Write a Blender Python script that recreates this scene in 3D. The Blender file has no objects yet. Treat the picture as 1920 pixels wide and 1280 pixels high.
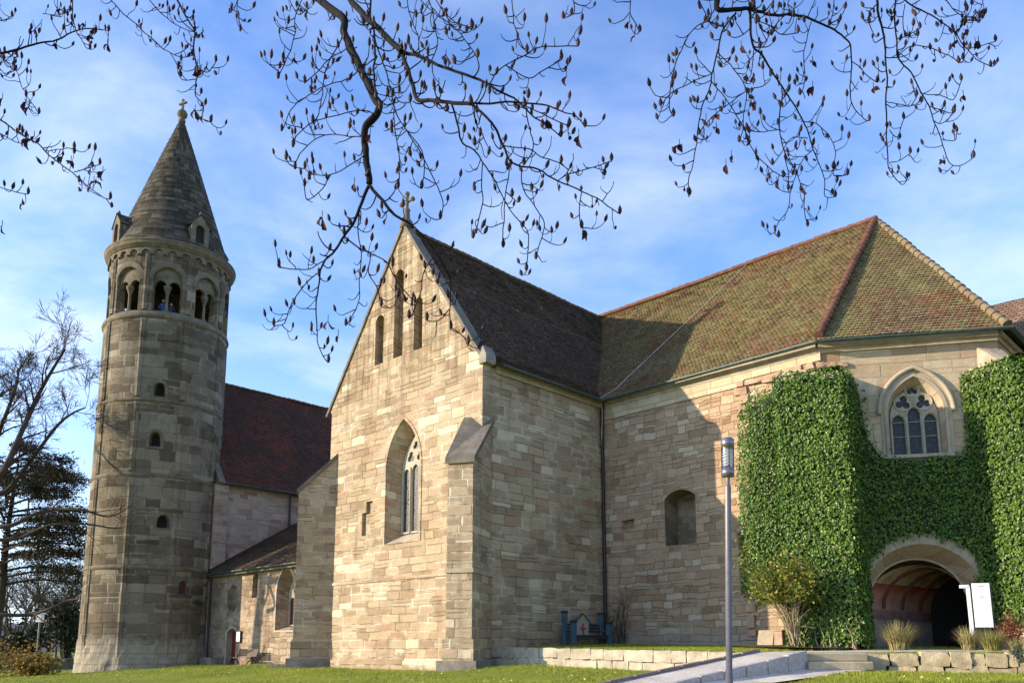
import bpy, math, random
from mathutils import Vector, noise as mn
from mathutils.geometry import delaunay_2d_cdt
random.seed(7)
sc = bpy.context.scene
R = math.radians
# ------------------------------------------------------------------ camera, sky, sun, exposure
F, PX, PY = 1562.0, 960.0, 962.0          # focal length and optical centre of the photograph (pixels of 1920)
TH = math.atan(255/1562.0)                # upward tilt
EYE = Vector((0, 0, 1.6))
cam_d = bpy.data.cameras.new('camera'); cam = bpy.data.objects.new('camera', cam_d)
sc.collection.objects.link(cam)
cam.location = EYE; cam.rotation_euler = (R(90)+TH, 0, 0)
cam_d.sensor_width = 36; cam_d.lens = 36*F/1920; cam_d.shift_y = 322/1920
cam_d.clip_start = .05; cam_d.clip_end = 6000
sc.camera = cam
SUN_EL = R(16.5)
SUN_TRAVEL = Vector((.9905, .1375, 0)).normalized()      # the way the light goes, over the ground
world = bpy.data.worlds.new('World'); sc.world = world; world.use_nodes = True
def build_world():
    nt = world.node_tree; nt.nodes.clear(); N = nt.nodes.new; L = nt.links.new
    out = N('ShaderNodeOutputWorld'); bg = N('ShaderNodeBackground'); L(bg.outputs[0], out.inputs[0])
    sky = N('ShaderNodeTexSky'); sky.sky_type = 'NISHITA'; sky.sun_disc = False
    sky.sun_elevation = SUN_EL
    sky.sun_rotation = math.atan2(-SUN_TRAVEL.x, -SUN_TRAVEL.y)
    sky.air_density = 1.0; sky.dust_density = .6; sky.ozone_density = 2.6; sky.altitude = 200
    bg.inputs[1].default_value = .17
    tc = N('ShaderNodeTexCoord'); sep = N('ShaderNodeSeparateXYZ'); L(tc.outputs['Generated'], sep.inputs[0])
    def m(op, a, b=None, clamp=False):
        n = N('ShaderNodeMath'); n.operation = op; n.use_clamp = clamp
        for i, v in enumerate((a, b)):
            if v is None: continue
            if isinstance(v, (int, float)): n.inputs[i].default_value = v
            else: L(v, n.inputs[i])
        return n.outputs[0]
    den = m('ADD', m('MAXIMUM', sep.outputs[2], 0.0), .22)
    cx, cy = m('DIVIDE', sep.outputs[0], den), m('DIVIDE', sep.outputs[1], den)
    cmb = N('ShaderNodeCombineXYZ'); L(cx, cmb.inputs[0]); L(m('MULTIPLY', cy, 1.25), cmb.inputs[1])
    n1 = N('ShaderNodeTexNoise'); n1.inputs['Scale'].default_value = 1.9; n1.inputs['Detail'].default_value = 9
    n1.inputs['Roughness'].default_value = .58; n1.inputs['Distortion'].default_value = .25
    L(cmb.outputs[0], n1.inputs['Vector'])
    n2 = N('ShaderNodeTexNoise'); n2.inputs['Scale'].default_value = .55; n2.inputs['Detail'].default_value = 3
    L(cmb.outputs[0], n2.inputs['Vector'])
    mr = N('ShaderNodeMapRange'); mr.interpolation_type = 'SMOOTHSTEP'
    mr.inputs[1].default_value = .40; mr.inputs[2].default_value = .76
    L(m('ADD', m('MULTIPLY', n1.outputs[0], .62), m('MULTIPLY', n2.outputs[0], .38)), mr.inputs[0])
    # more cloud to the left and low down
    side = m('MULTIPLY', sep.outputs[0], -.42)
    low = m('MULTIPLY', m('SUBTRACT', .45, sep.outputs[2]), .9)
    amt = m('ADD', mr.outputs[0], m('MULTIPLY', mr.outputs[0], m('ADD', side, low)), True)
    amt = m('MULTIPLY', amt, .78, True)
    hz = N('ShaderNodeMapRange'); hz.interpolation_type = 'SMOOTHSTEP'
    hz.inputs[1].default_value = .42; hz.inputs[2].default_value = -.02
    L(sep.outputs[2], hz.inputs[0])
    amt2 = m('MAXIMUM', amt, m('MULTIPLY', hz.outputs[0], .55))
    tint = N('ShaderNodeMix'); tint.data_type = 'RGBA'; tint.blend_type = 'MULTIPLY'; tint.inputs[0].default_value = 1
    L(sky.outputs[0], tint.inputs[6]); tint.inputs[7].default_value = (.90, 1.04, 1.36, 1)
    mix = N('ShaderNodeMix'); mix.data_type = 'RGBA'
    L(amt2, mix.inputs[0]); L(tint.outputs[2], mix.inputs[6]); mix.inputs[7].default_value = (3.9, 4.3, 4.85, 1)
    L(mix.outputs[2], bg.inputs[0])
build_world()
sun_d = bpy.data.lights.new('sun', 'SUN'); sun = bpy.data.objects.new('sun', sun_d); sc.collection.objects.link(sun)
sun_d.energy = 4.4; sun_d.angle = R(.55); sun_d.color = (1, .86, .66)
sun.location = (-60, -10, 40)
ld = Vector((SUN_TRAVEL.x*math.cos(SUN_EL), SUN_TRAVEL.y*math.cos(SUN_EL), -math.sin(SUN_EL)))
sun.rotation_euler = ld.to_track_quat('-Z', 'Y').to_euler()
sc.view_settings.view_transform = 'Standard'; sc.view_settings.look = 'None'
sc.view_settings.exposure = 0.85; sc.view_settings.gamma = 1

# ------------------------------------------------------------------ helpers
def P(x, y, Y):                           # the point at ground distance Y seen at photo pixel (x, y)
    u, v = (x-PX)/F, (PY-y)/F
    ct, st = math.cos(TH), math.sin(TH)
    d = Vector((u, ct-v*st, st+v*ct))
    return EYE + d*(Y/d.y)
def Pz(x, y, Y): return P(x, y, Y).z
O0 = Vector((-1.25, 34.0, 0)); D1 = Vector((.7208, -.6931, 0)).normalized(); D2 = Vector((-D1.y, D1.x, 0))
UP = Vector((0, 0, 1))
def W(a, b, z): return O0 + D1*a + D2*b + UP*z       # church grid: a along the gable front, b behind it

def tag(o, label=None, cat=None, group=None, kind=None):
    if label: o['label'] = label
    if cat: o['category'] = cat
    if group: o['group'] = group
    if kind: o['kind'] = kind
    return o
ORG = {}
def thing(name, label, cat, loc, group=None):
    o = bpy.data.objects.new(name, None); sc.collection.objects.link(o); o.location = Vector(loc)
    o.empty_display_size = .3
    ORG[o.name] = Vector(loc)
    return tag(o, label, cat, group)

class MB:
    def __init__(s): s.v = []; s.f = []; s.uv = []; s.m = []; s.sm = []
    def face(s, pts, uv=None, mat=0, smooth=False):
        i = len(s.v); s.v.extend([tuple(p) for p in pts]); s.f.append(tuple(range(i, i+len(pts))))
        if uv is None:
            a = Vector(pts[0]); n = Vector((0, 0, 0))
            for k in range(1, len(pts)-1): n += (Vector(pts[k])-a).cross(Vector(pts[k+1])-a)
            if n.length < 1e-12: n = Vector((0, 0, 1))
            n.normalize()
            t = UP.cross(n) if abs(n.z) < .98 else Vector((1, 0, 0))
            t.normalize(); bt = n.cross(t)
            uv = [(t.dot(Vector(p)), bt.dot(Vector(p))) for p in pts]
        s.uv.extend(uv); s.m.append(mat); s.sm.append(smooth)
    def grid(s, rows, uvrows=None, mat=0, smooth=True, closed=False):
        nr, nc = len(rows), len(rows[0]); i = len(s.v)
        for r in rows: s.v.extend([tuple(p) for p in r])
        for r in range(nr-1):
            for c in range(nc if closed else nc-1):
                c2 = (c+1) % nc
                s.f.append((i+r*nc+c, i+r*nc+c2, i+(r+1)*nc+c2, i+(r+1)*nc+c)); s.m.append(mat); s.sm.append(smooth)
                if uvrows:
                    ua = uvrows
                    s.uv.extend([ua[r][c], ua[r][c+1 if closed else c2], ua[r+1][c+1 if closed else c2], ua[r+1][c]])
                else: s.uv.extend([(c*.1, r*.1), (c*.1+.1, r*.1), (c*.1+.1, r*.1+.1), (c*.1, r*.1+.1)])
    def prism(s, poly, z0, z1, mat=0, top=True, bottom=True):   # poly: list of (x,y) ccw ; z may be list
        n = len(poly)
        za = z0 if isinstance(z0, (list, tuple)) else [z0]*n
        zb = z1 if isinstance(z1, (list, tuple)) else [z1]*n
        A = [Vector((p[0], p[1], za[i])) for i, p in enumerate(poly)]; B = [Vector((p[0], p[1], zb[i])) for i, p in enumerate(poly)]
        for i in range(n):
            j = (i+1) % n; s.face([A[i], A[j], B[j], B[i]], mat=mat)
        if top: s.face(B, mat=mat)
        if bottom: s.face(A[::-1], mat=mat)
    def box(s, c, ux, uy, uz, mat=0, bevel=0):   # centre and half-extent vectors
        c, ux, uy, uz = Vector(c), Vector(ux), Vector(uy), Vector(uz)
        if bevel <= 0:
            q = lambda a, b, d: c+ux*a+uy*b+uz*d
            for fc in (((-1,-1,-1),(-1,1,-1),(1,1,-1),(1,-1,-1)), ((-1,-1,1),(1,-1,1),(1,1,1),(-1,1,1)),
                       ((-1,-1,-1),(1,-1,-1),(1,-1,1),(-1,-1,1)), ((1,-1,-1),(1,1,-1),(1,1,1),(1,-1,1)),
                       ((1,1,-1),(-1,1,-1),(-1,1,1),(1,1,1)), ((-1,1,-1),(-1,-1,-1),(-1,-1,1),(-1,1,1))):
                s.face([q(*k) for k in fc], mat=mat)
        else:
            ls = [max(v.length, 1e-6) for v in (ux, uy, uz)]; ax = [ux, uy, uz]
            k = [max(0, 1-bevel/l) for l in ls]
            def pt(sg, full):
                return c + sum((ax[i]*(sg[i]*(1 if i == full else k[i])) for i in range(3)), Vector((0, 0, 0)))
            for full in range(3):
                o1, o2 = (full+1) % 3, (full+2) % 3
                for sg in (-1, 1):
                    q = []
                    for a, b in ((-1,-1),(1,-1),(1,1),(-1,1)):
                        t = [0, 0, 0]; t[full] = sg; t[o1] = a; t[o2] = b; q.append(pt(t, full))
                    if sg < 0: q.reverse()
                    s.face(q, mat=mat)
            for i in range(3):
                j, l = (i+1) % 3, (i+2) % 3
                for a in (-1, 1):
                    for b in (-1, 1):
                        t1 = [0]*3; t2 = [0]*3
                        t1[i] = a; t1[j] = b; t1[l] = -1; t2[i] = a; t2[j] = b; t2[l] = 1
                        q = [pt(t1, i), pt(t1, j), pt(t2, j), pt(t2, i)]
                        if a*b < 0: q.reverse()
                        s.face(q, mat=mat)
            for a in (-1, 1):
                for b in (-1, 1):
                    for d in (-1, 1):
                        q = [pt((a, b, d), 0), pt((a, b, d), 1), pt((a, b, d), 2)]
                        if a*b*d < 0: q.reverse()
                        s.face(q, mat=mat)
    def bar(s, a, b, w, h, mat=0, side=None):    # rectangular bar between points
        a, b = Vector(a), Vector(b); d = b-a; L = d.length; d.normalize()
        if side is None:
            side = d.cross(UP) if abs(d.z) < .95 else Vector((1, 0, 0))
        side = Vector(side).normalized(); nrm = side.cross(d).normalized()
        s.box((a+b)/2, d*(L/2), side*(w/2), nrm*(h/2), mat)
    def tube(s, pts, rad, sides=6, mat=0, cap=True, smooth=True):
        pts = [Vector(p) for p in pts]; n = len(pts)
        if isinstance(rad, (int, float)): rad = [rad]*n
        rows = []; uvr = []; ref = None; acc = 0
        for i in range(n):
            d = (pts[min(i+1, n-1)]-pts[max(i-1, 0)])
            if d.length < 1e-9: d = Vector((0, 0, 1))
            d.normalize()
            if ref is None:
                ref = d.orthogonal().normalized()
            x = (ref - d*ref.dot(d))
            if x.length < 1e-6: x = d.orthogonal()
            x.normalize(); y = d.cross(x); ref = x
            if i: acc += (pts[i]-pts[i-1]).length
            rows.append([pts[i]+(x*math.cos(t)+y*math.sin(t))*rad[i] for t in [2*math.pi*k/sides for k in range(sides)]])
            uvr.append([(k/sides*max(rad)*6.28, acc) for k in range(sides+1)])
        s.grid(rows, uvr, mat, smooth, True)
        if cap:
            s.face(rows[0][::-1], mat=mat); s.face(rows[-1], mat=mat)
    def lathe(s, c, prof, sides=24, mat=0, a0=0, a1=2*math.pi, smooth=True, umul=1):
        c = Vector(c); closed = abs(a1-a0-2*math.pi) < 1e-6
        n = sides if closed else sides+1
        rows = [[c+Vector((r*math.cos(a0+(a1-a0)*k/sides), r*math.sin(a0+(a1-a0)*k/sides), z)) for k in range(n)] for r, z in prof]
        acc = 0; uvr = []
        for i, (r, z) in enumerate(prof):
            if i: acc += math.hypot(prof[i][0]-prof[i-1][0], prof[i][1]-prof[i-1][1])
            uvr.append([((a1-a0)*k/sides*max(p[0] for p in prof)*umul, acc) for k in range(sides+1)])
        s.grid(rows, uvr, mat, smooth, closed)
    def build(s, name, mats, parent=None, origin=None, label=None):
        me = bpy.data.meshes.new(name)
        base = Vector((0, 0, 0)); loc = Vector((0, 0, 0))
        if parent is None:
            base = Vector(origin) if origin is not None else Vector((0, 0, 0)); loc = base
        elif parent.type == 'EMPTY': loc = -ORG[parent.name] if not origin else Vector((0, 0, 0))
        elif parent.name in ORG: loc = -ORG[parent.name]
        vv = s.v if base.length == 0 else [(p[0]-base.x, p[1]-base.y, p[2]-base.z) for p in s.v]
        me.from_pydata(vv, [], s.f)
        uvl = me.uv_layers.new(name='UVMap')
        uvl.data.foreach_set('uv', [c for q in s.uv for c in q])
        me.polygons.foreach_set('material_index', s.m); me.polygons.foreach_set('use_smooth', s.sm)
        for m in (mats if isinstance(mats, (list, tuple)) else [mats]): me.materials.append(m)
        me.update()
        o = bpy.data.objects.new(name, me); sc.collection.objects.link(o); o.location = loc
        if parent is not None: o.parent = parent
        else: ORG[o.name] = base
        if label: o['label'] = label
        return o

def inside(p, poly):
    x, y = p; c = False; n = len(poly); j = n-1
    for i in range(n):
        xi, yi = poly[i]; xj, yj = poly[j]
        if (yi > y) != (yj > y) and x < (xj-xi)*(y-yi)/(yj-yi+1e-15)+xi: c = not c
        j = i
    return c
def panel(mb, mapf, outline, holes=(), step=None, mat=0, depth=0, flip=False, smooth=False):
    vs = []; ed = []
    for loop in [outline]+list(holes):
        i = len(vs); n = len(loop)
        vs.extend([Vector(p) for p in loop]); ed.extend([(i+k, i+(k+1) % n) for k in range(n)])
    if step:
        xs = [p[0] for p in outline]; ys = [p[1] for p in outline]
        nx = max(1, int((max(xs)-min(xs))/step)); ny = max(1, int((max(ys)-min(ys))/step))
        for i in range(1, nx):
            for j in range(1, ny):
                p = (min(xs)+(max(xs)-min(xs))*i/nx, min(ys)+(max(ys)-min(ys))*j/ny)
                if inside(p, outline) and not any(inside(p, h) for h in holes): vs.append(Vector(p))
    ov, oe, of, *_ = delaunay_2d_cdt(vs, ed, [], 0, 1e-5)
    for f in of:
        c = (sum(ov[k].x for k in f)/len(f), sum(ov[k].y for k in f)/len(f))
        if not inside(c, outline) or any(inside(c, h) for h in holes): continue
        q = [ov[k] for k in f]
        ar = sum(q[k].x*q[(k+1) % len(q)].y-q[(k+1) % len(q)].x*q[k].y for k in range(len(q)))
        if ar < 0: q.reverse()
        if flip: q.reverse()
        mb.face([mapf(p.x, p.y, depth) for p in q], [(p.x, p.y) for p in q], mat, smooth)
def reveal(mb, mapf, loop, d0, d1, scale=1.0, centre=None, mat=0, closed=True, flip=False):
    n = len(loop)
    ar = sum(loop[k][0]*loop[(k+1) % n][1]-loop[(k+1) % n][0]*loop[k][1] for k in range(n))
    L = loop if ar > 0 else loop[::-1]
    if centre is None: centre = (sum(p[0] for p in L)/n, sum(p[1] for p in L)/n)
    In = [(centre[0]+(p[0]-centre[0])*scale, centre[1]+(p[1]-centre[1])*scale) for p in L]
    for i in range(n if closed else n-1):
        j = (i+1) % n
        q = [mapf(*L[j], d0), mapf(*L[i], d0), mapf(*In[i], d1), mapf(*In[j], d1)]
        uv = [(L[j][0], L[j][1]), (L[i][0], L[i][1]), (In[i][0]+d1-d0, In[i][1]+.3*(d1-d0)), (In[j][0]+d1-d0, In[j][1]+.3*(d1-d0))]
        if flip: q.reverse(); uv.reverse()
        mb.face(q, uv, mat)
    return In
def slab(mb, mapf, outline, holes, d0, d1, mat=0, step=None):   # a plate with openings; d grows into the wall
    panel(mb, mapf, outline, holes, step, mat, d0)
    panel(mb, mapf, outline, holes, step, mat, d1, flip=True)
    for h in holes: reveal(mb, mapf, h, d0, d1, mat=mat)
    reveal(mb, mapf, outline, d0, d1, mat=mat, flip=True)
def pointed(cx, z0, zs, hw, h, n=10):
    r = (hw*hw+h*h)/(2*hw); pts = [(cx-hw, z0), (cx+hw, z0)]
    a1 = math.asin(min(1, h/r))
    if h > r: a1 = math.pi-a1
    right = [(cx-(r-hw)+r*math.cos(a1*k/n), zs+r*math.sin(a1*k/n)) for k in range(n+1)]
    left = [(2*cx-p[0], p[1]) for p in right[-2::-1]]
    return pts+right+left
def rounded(cx, z0, zs, hw, rise=None, n=10):
    rise = hw if rise is None else rise
    rr = (hw*hw+rise*rise)/(2*rise); a = math.asin(min(1, hw/rr))
    return [(cx-hw, z0), (cx+hw, z0)]+[(cx+rr*math.sin(a-2*a*k/n), zs+rise-rr+rr*math.cos(a-2*a*k/n)) for k in range(n+1)]
def ellipse(cx, cz, rx, rz, n=20): return [(cx+rx*math.cos(2*math.pi*k/n), cz+rz*math.sin(2*math.pi*k/n)) for k in range(n)]
def foils(cx, cz, d, r, k, rot=90, n=36):
    out = []
    for i in range(n):
        t = 2*math.pi*i/n; best = 0
        for q in range(k):
            al = t-(R(rot)+2*math.pi*q/k); s2 = r*r-(d*math.sin(al))**2
            if s2 > 0: best = max(best, d*math.cos(al)+math.sqrt(s2))
        out.append((cx+best*math.cos(t), cz+best*math.sin(t)))
    return out
def wallmap(o, u, out):                    # (s, z, depth into the wall) -> point
    o, u, out = Vector(o), Vector(u), Vector(out)
    return lambda s, z, d: Vector((o.x, o.y, 0))+u*s-out*d+UP*z
def catmull(pts, k=4):
    out = []; n = len(pts)
    for i in range(n-1):
        p0, p1, p2, p3 = pts[max(i-1, 0)], pts[i], pts[i+1], pts[min(i+2, n-1)]
        for j in range(k):
            t = j/k
            out.append((p1*2+(p2-p0)*t+(p0*2-p1*5+p2*4-p3)*t*t+(p1*3-p0-p2*3+p3)*t*t*t)*.5)
    out.append(pts[-1]); return out

# ------------------------------------------------------------------ materials
class NT:
    def __init__(s, name):
        s.mat = bpy.data.materials.new(name); s.mat.use_nodes = True; s.nt = s.mat.node_tree
        s.b = s.nt.nodes['Principled BSDF']
    def n(s, t, **kw):
        x = s.nt.nodes.new(t)
        for k, v in kw.items(): setattr(x, k, v)
        return x
    def put(s, v, sock):
        if isinstance(v, (int, float)): sock.default_value = v
        elif isinstance(v, (tuple, list)): sock.default_value = tuple(v)+((1,) if len(v) == 3 and len(sock.default_value) == 4 else ())
        else: s.nt.links.new(v, sock)
    def m(s, op, a, b=None, c=None, clamp=False):
        x = s.n('ShaderNodeMath', operation=op, use_clamp=clamp)
        for i, v in enumerate((a, b, c)):
            if v is not None: s.put(v, x.inputs[i])
        return x.outputs[0]
    def noise(s, vec, scale, detail=4, rough=.55, dist=0, dim='3D', w=None):
        x = s.n('ShaderNodeTexNoise', noise_dimensions=dim)
        if vec is not None and dim != '1D': s.put(vec, x.inputs['Vector'])
        if w is not None: s.put(w, x.inputs['W'])
        x.inputs['Scale'].default_value = scale; x.inputs['Detail'].default_value = detail
        x.inputs['Roughness'].default_value = rough; x.inputs['Distortion'].default_value = dist
        return x.outputs[0]
    def wn(s, vec=None, w=None, dim='3D'):
        x = s.n('ShaderNodeTexWhiteNoise', noise_dimensions=dim)
        if vec is not None: s.put(vec, x.inputs['Vector'])
        if w is not None: s.put(w, x.inputs['W'])
        return x
    def xyz(s, a, b, c=0):
        x = s.n('ShaderNodeCombineXYZ')
        for i, v in enumerate((a, b, c)): s.put(v, x.inputs[i])
        return x.outputs[0]
    def mix(s, f, a, b, mode='MIX'):
        x = s.n('ShaderNodeMix', data_type='RGBA', blend_type=mode)
        s.put(f, x.inputs[0]); s.put(a, x.inputs[6]); s.put(b, x.inputs[7]); return x.outputs[2]
    def ramp(s, f, stops, interp='LINEAR'):
        x = s.n('ShaderNodeValToRGB'); cr = x.color_ramp; cr.interpolation = interp
        while len(cr.elements) > 1: cr.elements.remove(cr.elements[-1])
        cr.elements[0].position = stops[0][0]; cr.elements[0].color = tuple(stops[0][1])+(1,)
        for p, c in stops[1:]:
            e = cr.elements.new(p); e.color = tuple(c)+(1,)
        s.put(f, x.inputs[0]); return x.outputs[0]
    def rng(s, v, a, b, c=0, d=1, smooth=True):
        x = s.n('ShaderNodeMapRange'); x.interpolation_type = 'SMOOTHSTEP' if smooth else 'LINEAR'
        s.put(v, x.inputs[0])
        for i, q in enumerate((a, b, c, d)): x.inputs[i+1].default_value = q
        return x.outputs[0]
    def uv(s): return s.n('ShaderNodeUVMap').outputs[0]
    def obj(s): return s.n('ShaderNodeNewGeometry').outputs['Position']
    def bump(s, h, strength=.5, dist=.02):
        x = s.n('ShaderNodeBump'); x.inputs['Strength'].default_value = strength; x.inputs['Distance'].default_value = dist
        s.put(h, x.inputs['Height']); s.nt.links.new(x.outputs[0], s.b.inputs['Normal'])
    def fin(s, col, rough=.85, spec=.3, metal=0):
        s.put(col, s.b.inputs['Base Color']); s.put(rough, s.b.inputs['Roughness'])
        s.b.inputs['Specular IOR Level'].default_value = spec; s.b.inputs['Metallic'].default_value = metal
        return s.mat
    def sep(s, v):
        x = s.n('ShaderNodeSeparateXYZ'); s.put(v, x.inputs[0]); return x.outputs

def masonry(name, h, w, stops, mortar, mw=.014, stain=(.5, .45, .4), stain_amt=.5, streak=.3, bump=.6, pale=.0, palecol=(.6, .5, .36),
            rough_edge=.012, wob=.04, low=None, lowcol=None, smear=.45, high=None, split=.22, dark=(.13, .10, .07)):
    t = NT(name); uv = t.uv(); x, y, _ = t.sep(uv); pos = t.obj()
    wx = t.noise(pos, .7, 3); wy = t.noise(t.xyz(y, x, 5.0), .9, 3)
    wf = t.noise(pos, 9, 2)
    y1 = t.m('ADD', y, t.m('ADD', t.m('MULTIPLY', t.m('SUBTRACT', wy, .5), wob*2.2), t.m('MULTIPLY', t.m('SUBTRACT', wf, .5), rough_edge*1.6)))
    yr = t.m('DIVIDE', y1, h)
    yr = t.m('ADD', yr, t.m('MULTIPLY', t.noise(None, .43, 2, dim='1D', w=yr), 1.1))
    row = t.m('FLOOR', yr); fy = t.m('SUBTRACT', yr, row)
    r1 = t.wn(w=row, dim='1D').outputs[0]; r2 = t.wn(w=t.m('ADD', row, 77.7), dim='1D').outputs[0]
    wr = t.m('MULTIPLY', w, t.m('ADD', .72, t.m('MULTIPLY', r1, .6)))
    x1 = t.m('ADD', x, t.m('MULTIPLY', t.m('SUBTRACT', wf, .5), rough_edge*2))
    xr = t.m('ADD', t.m('DIVIDE', x1, wr), t.m('MULTIPLY', r2, 37))
    xr = t.m('ADD', xr, t.m('MULTIPLY', t.noise(t.xyz(xr, t.m('MULTIPLY', row, 3.7), 0), .55, 1), 1.5))
    col = t.m('FLOOR', xr); fx = t.m('SUBTRACT', xr, col)
    sp = t.m('GREATER_THAN', t.wn(t.xyz(t.m('FLOOR', t.m('MULTIPLY', col, .5)), row, 9)).outputs[0], 1-split)
    half = t.m('GREATER_THAN', fy, .5)
    fy = t.m('ADD', t.m('MULTIPLY', fy, t.m('SUBTRACT', 1, sp)), t.m('MULTIPLY', t.m('FRACT', t.m('MULTIPLY', fy, 2)), sp))
    heff = t.m('MULTIPLY', h, t.m('SUBTRACT', 1, t.m('MULTIPLY', sp, .5)))
    rc = t.wn(t.xyz(col, t.m('ADD', row, t.m('MULTIPLY', t.m('MULTIPLY', half, sp), .37)), 3)); rnd = rc.outputs[0]; rs = t.sep(rc.outputs[1])
    ex = t.m('MULTIPLY', t.m('MINIMUM', fx, t.m('SUBTRACT', 1, fx)), wr)
    ey = t.m('MULTIPLY', t.m('MINIMUM', fy, t.m('SUBTRACT', 1, fy)), heff)
    e = t.m('MINIMUM', ex, ey)
    fine = t.noise(pos, 14, 6, .65); med = t.noise(pos, 2.3, 5, .6); big = t.noise(pos, .33, 4, .6)
    ew = t.m('ADD', e, t.m('MULTIPLY', t.m('SUBTRACT', fine, .5), rough_edge))
    mm = t.rng(ew, mw*.45, mw*1.15)                 # 0 in the joint, 1 on the stone
    c = t.ramp(rnd, stops)
    c = t.mix(.55, c, t.mix(1, c, t.ramp(fine, [(0, (.35, .34, .33)), (.5, (.95, .95, .95)), (1, (1.5, 1.5, 1.5))]), 'MULTIPLY'))
    strata = t.noise(t.xyz(t.m('MULTIPLY', x, .8), t.m('MULTIPLY', y, 9), rnd), 1.6, 4)
    c = t.mix(.35, c, t.mix(1, c, t.ramp(strata, [(.25, (.55, .52, .5)), (.6, (1.1, 1.1, 1.1))]), 'MULTIPLY'))
    if pale > 0: c = t.mix(t.m('MULTIPLY', t.m('GREATER_THAN', rs[1], 1-pale), .85), c, palecol)
    vis = t.rng(t.noise(pos, .75, 4, .65), .40, .60)
    sm_ = t.rng(t.m('ADD', e, t.m('MULTIPLY', t.m('SUBTRACT', med, .5), .12)), .0, .10, 1, 0)
    c = t.mix(t.m('MULTIPLY', t.m('MULTIPLY', sm_, vis), smear), c, mortar)
    c = t.mix(t.m('MULTIPLY', t.m('SUBTRACT', 1, mm), t.m('ADD', .35, t.m('MULTIPLY', vis, .65))), c, t.mix(t.m('ADD', vis, t.m('MULTIPLY', t.m('SUBTRACT', fine, .5), .8), clamp=True), dark, mortar))  # eroded joints turn dark; crevice shadow is put into the joint colour
    st = t.rng(t.m('ADD', t.m('MULTIPLY', big, .65), t.m('MULTIPLY', med, .35)), .46, .66)
    c = t.mix(t.m('MULTIPLY', st, stain_amt), c, t.mix(1, c, stain, 'MULTIPLY'))
    sk = t.rng(t.noise(t.xyz(t.m('MULTIPLY', x, 2.1), t.m('MULTIPLY', y, .16), 2), 1.0, 5, .6), .52, .72)
    c = t.mix(t.m('MULTIPLY', sk, streak), c, t.mix(1, c, (.45, .44, .42), 'MULTIPLY'))
    if high is not None:
        zh = t.rng(t.sep(pos)[2], high[0], high[1]); sk2 = t.rng(t.noise(t.xyz(t.m('MULTIPLY', x, 3.2), t.m('MULTIPLY', y, .12), 7), 1.0, 5, .65), .44, .60)
        c = t.mix(t.m('MULTIPLY', t.m('MULTIPLY', zh, sk2), .7), c, t.mix(1, c, (.42, .41, .36), 'MULTIPLY'))
    if low is not None:
        z = t.sep(pos)[2]
        lm = t.rng(t.m('ADD', z, t.m('MULTIPLY', t.m('SUBTRACT', med, .5), 1.6)), low[0], low[1], 1, 0)
        c = t.mix(t.m('MULTIPLY', lm, .88), c, t.mix(1, lowcol, t.ramp(med, [(.3, (.75, .75, .75)), (.7, (1.15, 1.15, 1.15))]), 'MULTIPLY'))
    tilt = t.m('MULTIPLY', t.m('SUBTRACT', rs[0], .5), t.m('ADD', fx, fy))
    hgt = t.m('ADD', t.m('MULTIPLY', mm, .8), t.m('ADD', t.m('MULTIPLY', fine, .5), t.m('ADD', t.m('MULTIPLY', rs[2], .7), t.m('ADD', t.m('MULTIPLY', tilt, .5), t.m('MULTIPLY', med, .8)))))
    t.bump(hgt, bump, .045)
    return t.fin(c, .92, .15)
def plainstone(name, c0, c1, scale=3, bump=.4, rough=.9, spec=.2, dist=.02, detail=6):
    t = NT(name); pos = t.obj(); a = t.noise(pos, scale, detail, .62); b = t.noise(pos, scale*.25, 3)
    f = t.m('ADD', t.m('MULTIPLY', a, .6), t.m('MULTIPLY', b, .4))
    c = t.ramp(f, [(.3, c0), (.68, c1)])
    fine = t.noise(pos, scale*8, 4, .7)
    c = t.mix(.4, c, t.mix(1, c, t.ramp(fine, [(.2, (.5, .5, .5)), (.8, (1.3, 1.3, 1.3))]), 'MULTIPLY'))
    t.bump(t.m('ADD', a, t.m('MULTIPLY', fine, .4)), bump, dist); return t.fin(c, rough, spec)
def tiles_mat(name, stops, moss, moss_amt, red=None, red_amt=0, mscale=.5, jit=.8):
    t = NT(name); uv = t.uv(); x, y, _ = t.sep(uv); pos = t.obj()
    r = t.wn(t.xyz(t.m('FLOOR', x), t.m('FLOOR', y), 1)); rv = r.outputs[0]; rs = t.sep(r.outputs[1])
    c = t.ramp(rv, stops)
    n = t.noise(pos, mscale, 5, .65); f = t.noise(pos, 18, 4, .7)
    k = t.m('ADD', t.rng(n, .32, .62), t.m('MULTIPLY', t.m('SUBTRACT', rs[0], .5), jit), clamp=True)
    c = t.mix(t.m('MULTIPLY', k, moss_amt), c, t.mix(rs[1], moss[0], moss[1]))
    if red:
        n2 = t.noise(pos, .33, 3, .6); k2 = t.rng(t.m('ADD', n2, t.m('MULTIPLY', t.m('SUBTRACT', rs[2], .5), .25)), .56, .66)
        c = t.mix(t.m('MULTIPLY', k2, red_amt), c, red)
    c = t.mix(.6, c, t.mix(1, c, t.ramp(f, [(.2, (.45, .45, .45)), (.8, (1.4, 1.4, 1.4))]), 'MULTIPLY'))
    t.bump(t.m('ADD', f, rs[2]), .4, .01)
    return t.fin(c, .85, .25)
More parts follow.
